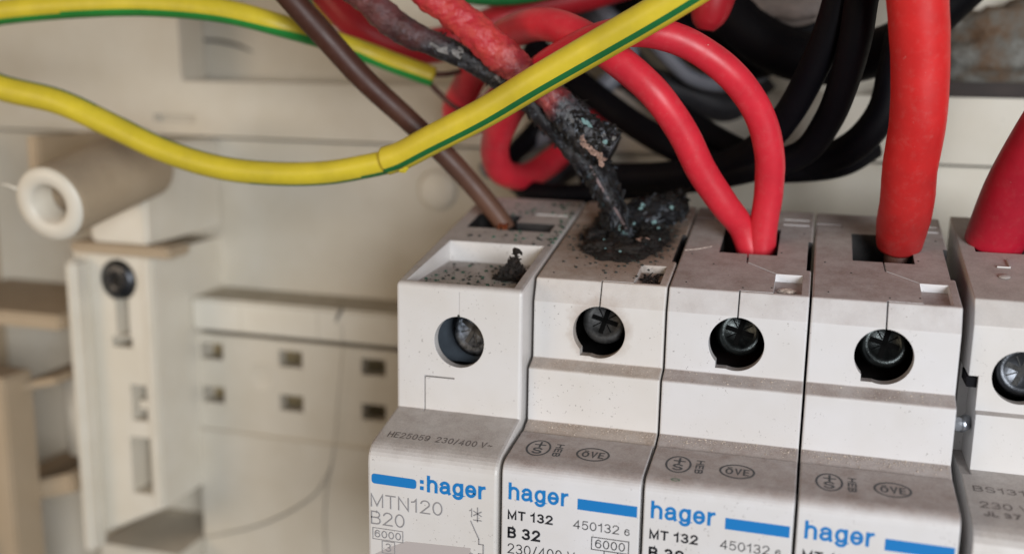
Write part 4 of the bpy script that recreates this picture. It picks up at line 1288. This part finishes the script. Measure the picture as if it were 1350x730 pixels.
br = wire_obj('burnt_wire', 'burnt_red', M['melt_red'], None, n=40, per=26, rough=.17, rscale=3.0, seed=5.0)
tag(br, 'melted red wire with blistered insulation ending in a charred lump', 'burnt wire')
p, r, d = along('burnt_red', .82); side = d.cross(to_cam).normalized()
bm = bmesh.new(); flake(bm, p + to_cam * r * 1.05 - side * .7, d * .4 + side, d, .38, .95, 21, .2, 14, .15); obj('verdigris_flake', bm, M['teal'], br)
bm = bmesh.new(); g = random.Random(17)
for k in range(46):
    f_ = g.random()
    q = p + d * (.6 + 4.6 * f_) + side * (1.55 + .5 * f_ + g.gauss(0, .32)) + to_cam * (r * (.80 + g.uniform(-.05, .2)))
    flake(bm, q, (d + side * g.uniform(-.6, .6) + to_cam * g.uniform(-.3, .5)), side + to_cam * g.uniform(-.6, .2), g.uniform(.25, .62), g.uniform(.15, .35), 300 + k, .14, 7, .5)
obj('copper_strands', bm, M['scorched_copper_lump'], br)
for k, (t, off, rx, ry) in enumerate(((.90, -.5, .4, .25), (.94, .2, .4, .3), (.97, -.8, .35, .3), (.76, .4, .5, .2), (.78, -.3, .7, .2))):
    p, r, d = along('burnt_red', t); side = d.cross(to_cam).normalized()
    bm = bmesh.new(); flake(bm, p + to_cam * r * 1.05 + side * off, d, side, rx, ry, 40 + k)
    obj('ash_scale', bm, ash if k != 1 else M['teal'], br)

bs_ = wire_obj('burnt_wire', 'burnt_strand', M['char'], None, n=32, per=26, rough=.30, rscale=2.0, seed=9.0)
tag(bs_, 'black crumbling wire core going down behind into the burnt hole', 'burnt wire')
P = [Vector(q[:3]) + to_cam * q[3] * .95 for q in WIRE['burnt_black'][6:11]]
bm = bmesh.new(); tube(bm, [tuple(q + Vector((.3 * math.sin(i * 2), 0, .3 * math.cos(i * 1.7)))) + (.2,) for i, q in enumerate(P)], 8, 8, rough=.4, rscale=1)
obj('peeled_edge', bm, simple('pinkish_ash', (.22, .16, .16), .7, var=.4, scale=900), bw, True)

bm = bmesh.new(); tube(bm, WIRE['burnt_stub'], 30, 40, rough=.30, rscale=2.1, seed=14.0)
o = obj('charred_stub', bm, M['char'], None, True)
tag(o, 'thick crusty charred stub lying across the burnt hole to the right', 'burnt wire')
g = random.Random(8)
bm = bmesh.new()
for k in range(6):
    p, r, d = along('burnt_stub', g.uniform(.2, .95)); a = g.uniform(-.8, .8)
    q = p + (to_cam * math.cos(a) + Vector((0, 0, 1)) * math.sin(a)).normalized() * r * 1.02
    flake(bm, q, d, to_cam.cross(d), g.uniform(.25, .5), g.uniform(.2, .35), k)
obj('verdigris_flake', bm, M['teal'], o)

def ragged(parent, key, n, t0, t1, seed, smin=.18, smax=.75):
    g_ = random.Random(seed)
    bms = [bmesh.new(), bmesh.new()]
    for k in range(n):
        t = g_.uniform(t0, t1)
        p, r_, d = along(key, t)
        e = Vector((g_.gauss(0, 1), g_.gauss(-.5, 1), g_.gauss(0, 1))); e = (e - d * e.dot(d)).normalized()
        sd = d.cross(e).normalized()
        lift_ = g_.uniform(.0, .9)
        u_ = (d * g_.uniform(.3, 1) + e * lift_ + sd * g_.uniform(-.5, .5)).normalized()
        v_ = u_.cross(e).normalized() if u_.cross(e).length > .1 else sd
        z_ = g_.uniform(smin, smax)
        flake(bms[0 if g_.random() < .78 else 1], p + e * r_ * g_.uniform(.92, 1.12), u_, v_, z_ * g_.uniform(.7, 1.5), z_ * g_.uniform(.25, .7), seed * 1000 + k, .06, 7, .6)
    for b_, m_ in zip(bms, (M['char_crust'], ash_dark)):
        tag(obj('char_scales', b_, m_, parent), kind='stuff')


ash_dark = simple('blue_grey_ash', (.075, .085, .10), .55, .2, var=.6, scale=1200, bump=.5)
ragged(bw, 'burnt_black', 260, .42, 1.0, 31)
ragged(bw, 'burnt_black', 60, .24, .45, 32, .15, .4)
ragged(br, 'burnt_red', 260, .70, 1.0, 33)
ragged(bs_, 'burnt_strand', 220, .0, 1.0, 34)
ragged(o, 'burnt_stub', 300, .0, 1.0, 35)
# loose charred strands
for k, (u0, dd) in enumerate((((6.0, 16.5, 14.2), (2.2, .4, -6.5)), ((4.2, 16.2, 17.5), (3.5, .3, -7.0)), ((8.6, 17, 10.5), (1.2, .2, -6.0)), ((3.0, 15.5, 19.5), (2.4, -.4, -3.6)))):
    g_ = random.Random(60 + k); bm = bmesh.new()
    pts_ = [(u0[0] + dd[0] * q + g_.uniform(-.35, .35), u0[1] - 1.6 + dd[1] * q, u0[2] + dd[2] * q, .28 * (1 - .5 * q)) for q in (0, .25, .5, .75, 1)]
    tube(bm, pts_, 6, 7, rough=.35, rscale=.8, seed=k)
    obj('charred_strand', bm, M['char'], bs_, True)


# melted crust round the burnt hole
cr = empty('melted_crust', (9.6, 16.5, 3.2))
tag(cr, 'black melted crust round the hole where the burnt wire enters', 'melted plastic')
CRO = Vector((9.6, 16.5, 3.2))
bm = bmesh.new()
n, rings_ = 72, 14
R = []
for j in range(rings_ + 1):
    rr = j / rings_
    ring = []
    for i in range(n):
        a = 2 * math.pi * i / n
        e = Vector((math.cos(a), math.sin(a), 0))
        wob = 1 + .16 * noise.noise(e * 1.6 + Vector((3, 0, 0))) + .10 * noise.noise(e * 5)
        x = 9.3 + e.x * 6.9 * rr * wob * (1 if e.x < 0 else .96); y = 16.3 + e.y * 9.6 * rr * wob
        prof_h = .75 * math.sin(min(1, rr * 1.0) * math.pi) ** .7 - 1.6 * max(0, 1 - rr * 2.6)
        nz = noise.noise(Vector((x, y, 0)) * .55) * .7 + noise.noise(Vector((x, y, 4)) * 1.4) * .35 + noise.noise(Vector((x, y, 8)) * 3.2) * .16
        z = top_z(y) + max(prof_h + nz * (1 - rr ** 6) , -.05 if rr > .55 else -3) * (1 if rr < 1 else 0) - (.25 if j == rings_ else 0)
        ring.append(bm.verts.new((x, y, z)))
    R.append(ring)
    if j == 0: R[0] = [bm.verts.new((9.3, 16.3, top_z(16.3) - 1.6))]
for i in range(n):
    bm.faces.new((R[0][0], R[1][i], R[1][(i + 1) % n]))
for a, b_ in zip(R[1:], R[2:]):
    for i in range(n): bm.faces.new((a[i], b_[i], b_[(i + 1) % n], a[(i + 1) % n]))
for v in list(bm.verts):
    if not v.link_faces: bm.verts.remove(v)
obj('crust_skin', local(bm, CRO), M['char_crust'], cr, True)
for k, (x, y, rx, ry, rz, sd) in enumerate(((6.2, 12.0, 2.6, 2.0, 1.0, 1), (10.2, 11.2, 2.4, 1.7, .9, 2), (12.9, 14.5, 1.8, 2.4, 1.1, 3), (4.8, 16.5, 1.6, 2.6, 1.2, 4), (6.0, 22.5, 2.6, 2.0, 1.4, 5), (11.5, 22.0, 2.5, 2.0, 1.5, 6), (9.3, 14.0, 1.5, 1.1, .9, 7))):
    bm = bmesh.new(); blob(bm, (x, y, top_z(y) + .25), rx, ry, rz, sd * 2.3, .5, 4)
    obj('melted_lump', local(bm, CRO), M['char_brown'] if k in (0, 1) else M['char_crust'], cr, True)
bm = bmesh.new(); flake(bm, (12.1, 13.0, top_z(13) + 1.2), (1, .2, .1), (0, 1, .5), .9, .5, 77, .2); obj('brown_chip', local(bm, CRO), M['scorched_copper_lump'], cr)
g = random.Random(21); bm = bmesh.new()
for k in range(16):
    a = g.uniform(0, 6.28); rr = g.uniform(.55, 1.1); x, y = 9.3 + 6.6 * rr * math.cos(a), 16.3 + 8.6 * rr * math.sin(a)
    if x < .6 or x > 16.8: continue
    grain(bm, [(x, y, top_z(y) + (.95 if rr < .9 else .1))], .08, .26, g)
tag(obj('verdigris_specks', local(bm, CRO), M['teal'], cr), kind='stuff')
g = random.Random(24); bm = bmesh.new()
for k in range(95):
    a = g.uniform(0, 6.28); rr = g.uniform(.25, 1.0) ; x, y = 9.3 + 6.7 * rr * math.cos(a), 16.3 + 9.0 * rr * math.sin(a)
    u_ = Vector((g.gauss(0, 1), g.gauss(0, 1), g.gauss(0, .5))).normalized(); v_ = u_.cross(Vector((g.gauss(0, .5), g.gauss(0, .5), 1))).normalized()
    z_ = g.uniform(.2, .8)
    flake(bm, (x, y, top_z(y) + .25 + .9 * (1 - rr)), u_, v_, z_, z_ * .6, 900 + k, .1, 7, .6)
tag(obj('char_scales', local(bm, CRO), M['char_brown'], cr), kind='stuff')
g = random.Random(22); bm = bmesh.new(); pts = []
for k in range(330):
    a = g.uniform(0, 6.28); rr = 1 + abs(g.gauss(0, .33)); x, y = 9.3 + 6.4 * rr * math.cos(a), 16.3 + 8.8 * rr * math.sin(a)
    if not (.5 < x < 16.6 and .6 < y < 32): continue
    pts.append((x, y, top_z(y) + .05))
grain(bm, pts, .05, .26, g)
tag(obj('soot_crumbs', local(bm, CRO), M['granule_dark'], cr), kind='stuff')

# charred fragment lying in the tray of the left breaker
bm = bmesh.new()
FR = Vector((-4.2, 3.4, top_z(3.4) - 2.0))
for k, (dx, dy, dz, rx, ry, rz) in enumerate(((0, 0, .3, 2.0, 1.5, .45), (-1.6, .3, .2, 1.3, .9, .28), (1.4, -.2, .35, 1.3, 1.2, .45), (.7, .2, .9, 1.2, .8, .6), (.35, .3, 1.7, .75, .45, .6))):
    blob(bm, (dx, dy, dz), rx, ry, rz, k * 3.1 + 1, .8, 3, 2.0)
g = random.Random(4)
for k in range(170):
    h_ = abs(g.gauss(0, 1.6)) % 4.0
    wd = 2.5 * max(.14, 1 - h_ / 3.6) ** 1.2
    q = (g.uniform(-1, 1) * wd + .25 * h_ * .4, g.uniform(-1, .8) * wd * .5, .15 + h_)
    flake(bm, q, (g.gauss(0, .7), g.gauss(0, .5), g.gauss(0, 1)), (g.gauss(0, 1), g.gauss(0, .4), g.gauss(0, .5)), g.uniform(.3, .75), g.uniform(.15, .4), 500 + k, .09, 7, .6)
o = obj('charred_fragment', bm, M['char_brown'], None)
o.location = FR * S
tag(o, 'small jagged black charred fragment lying in the tray of the leftmost breaker', 'charred fragment')
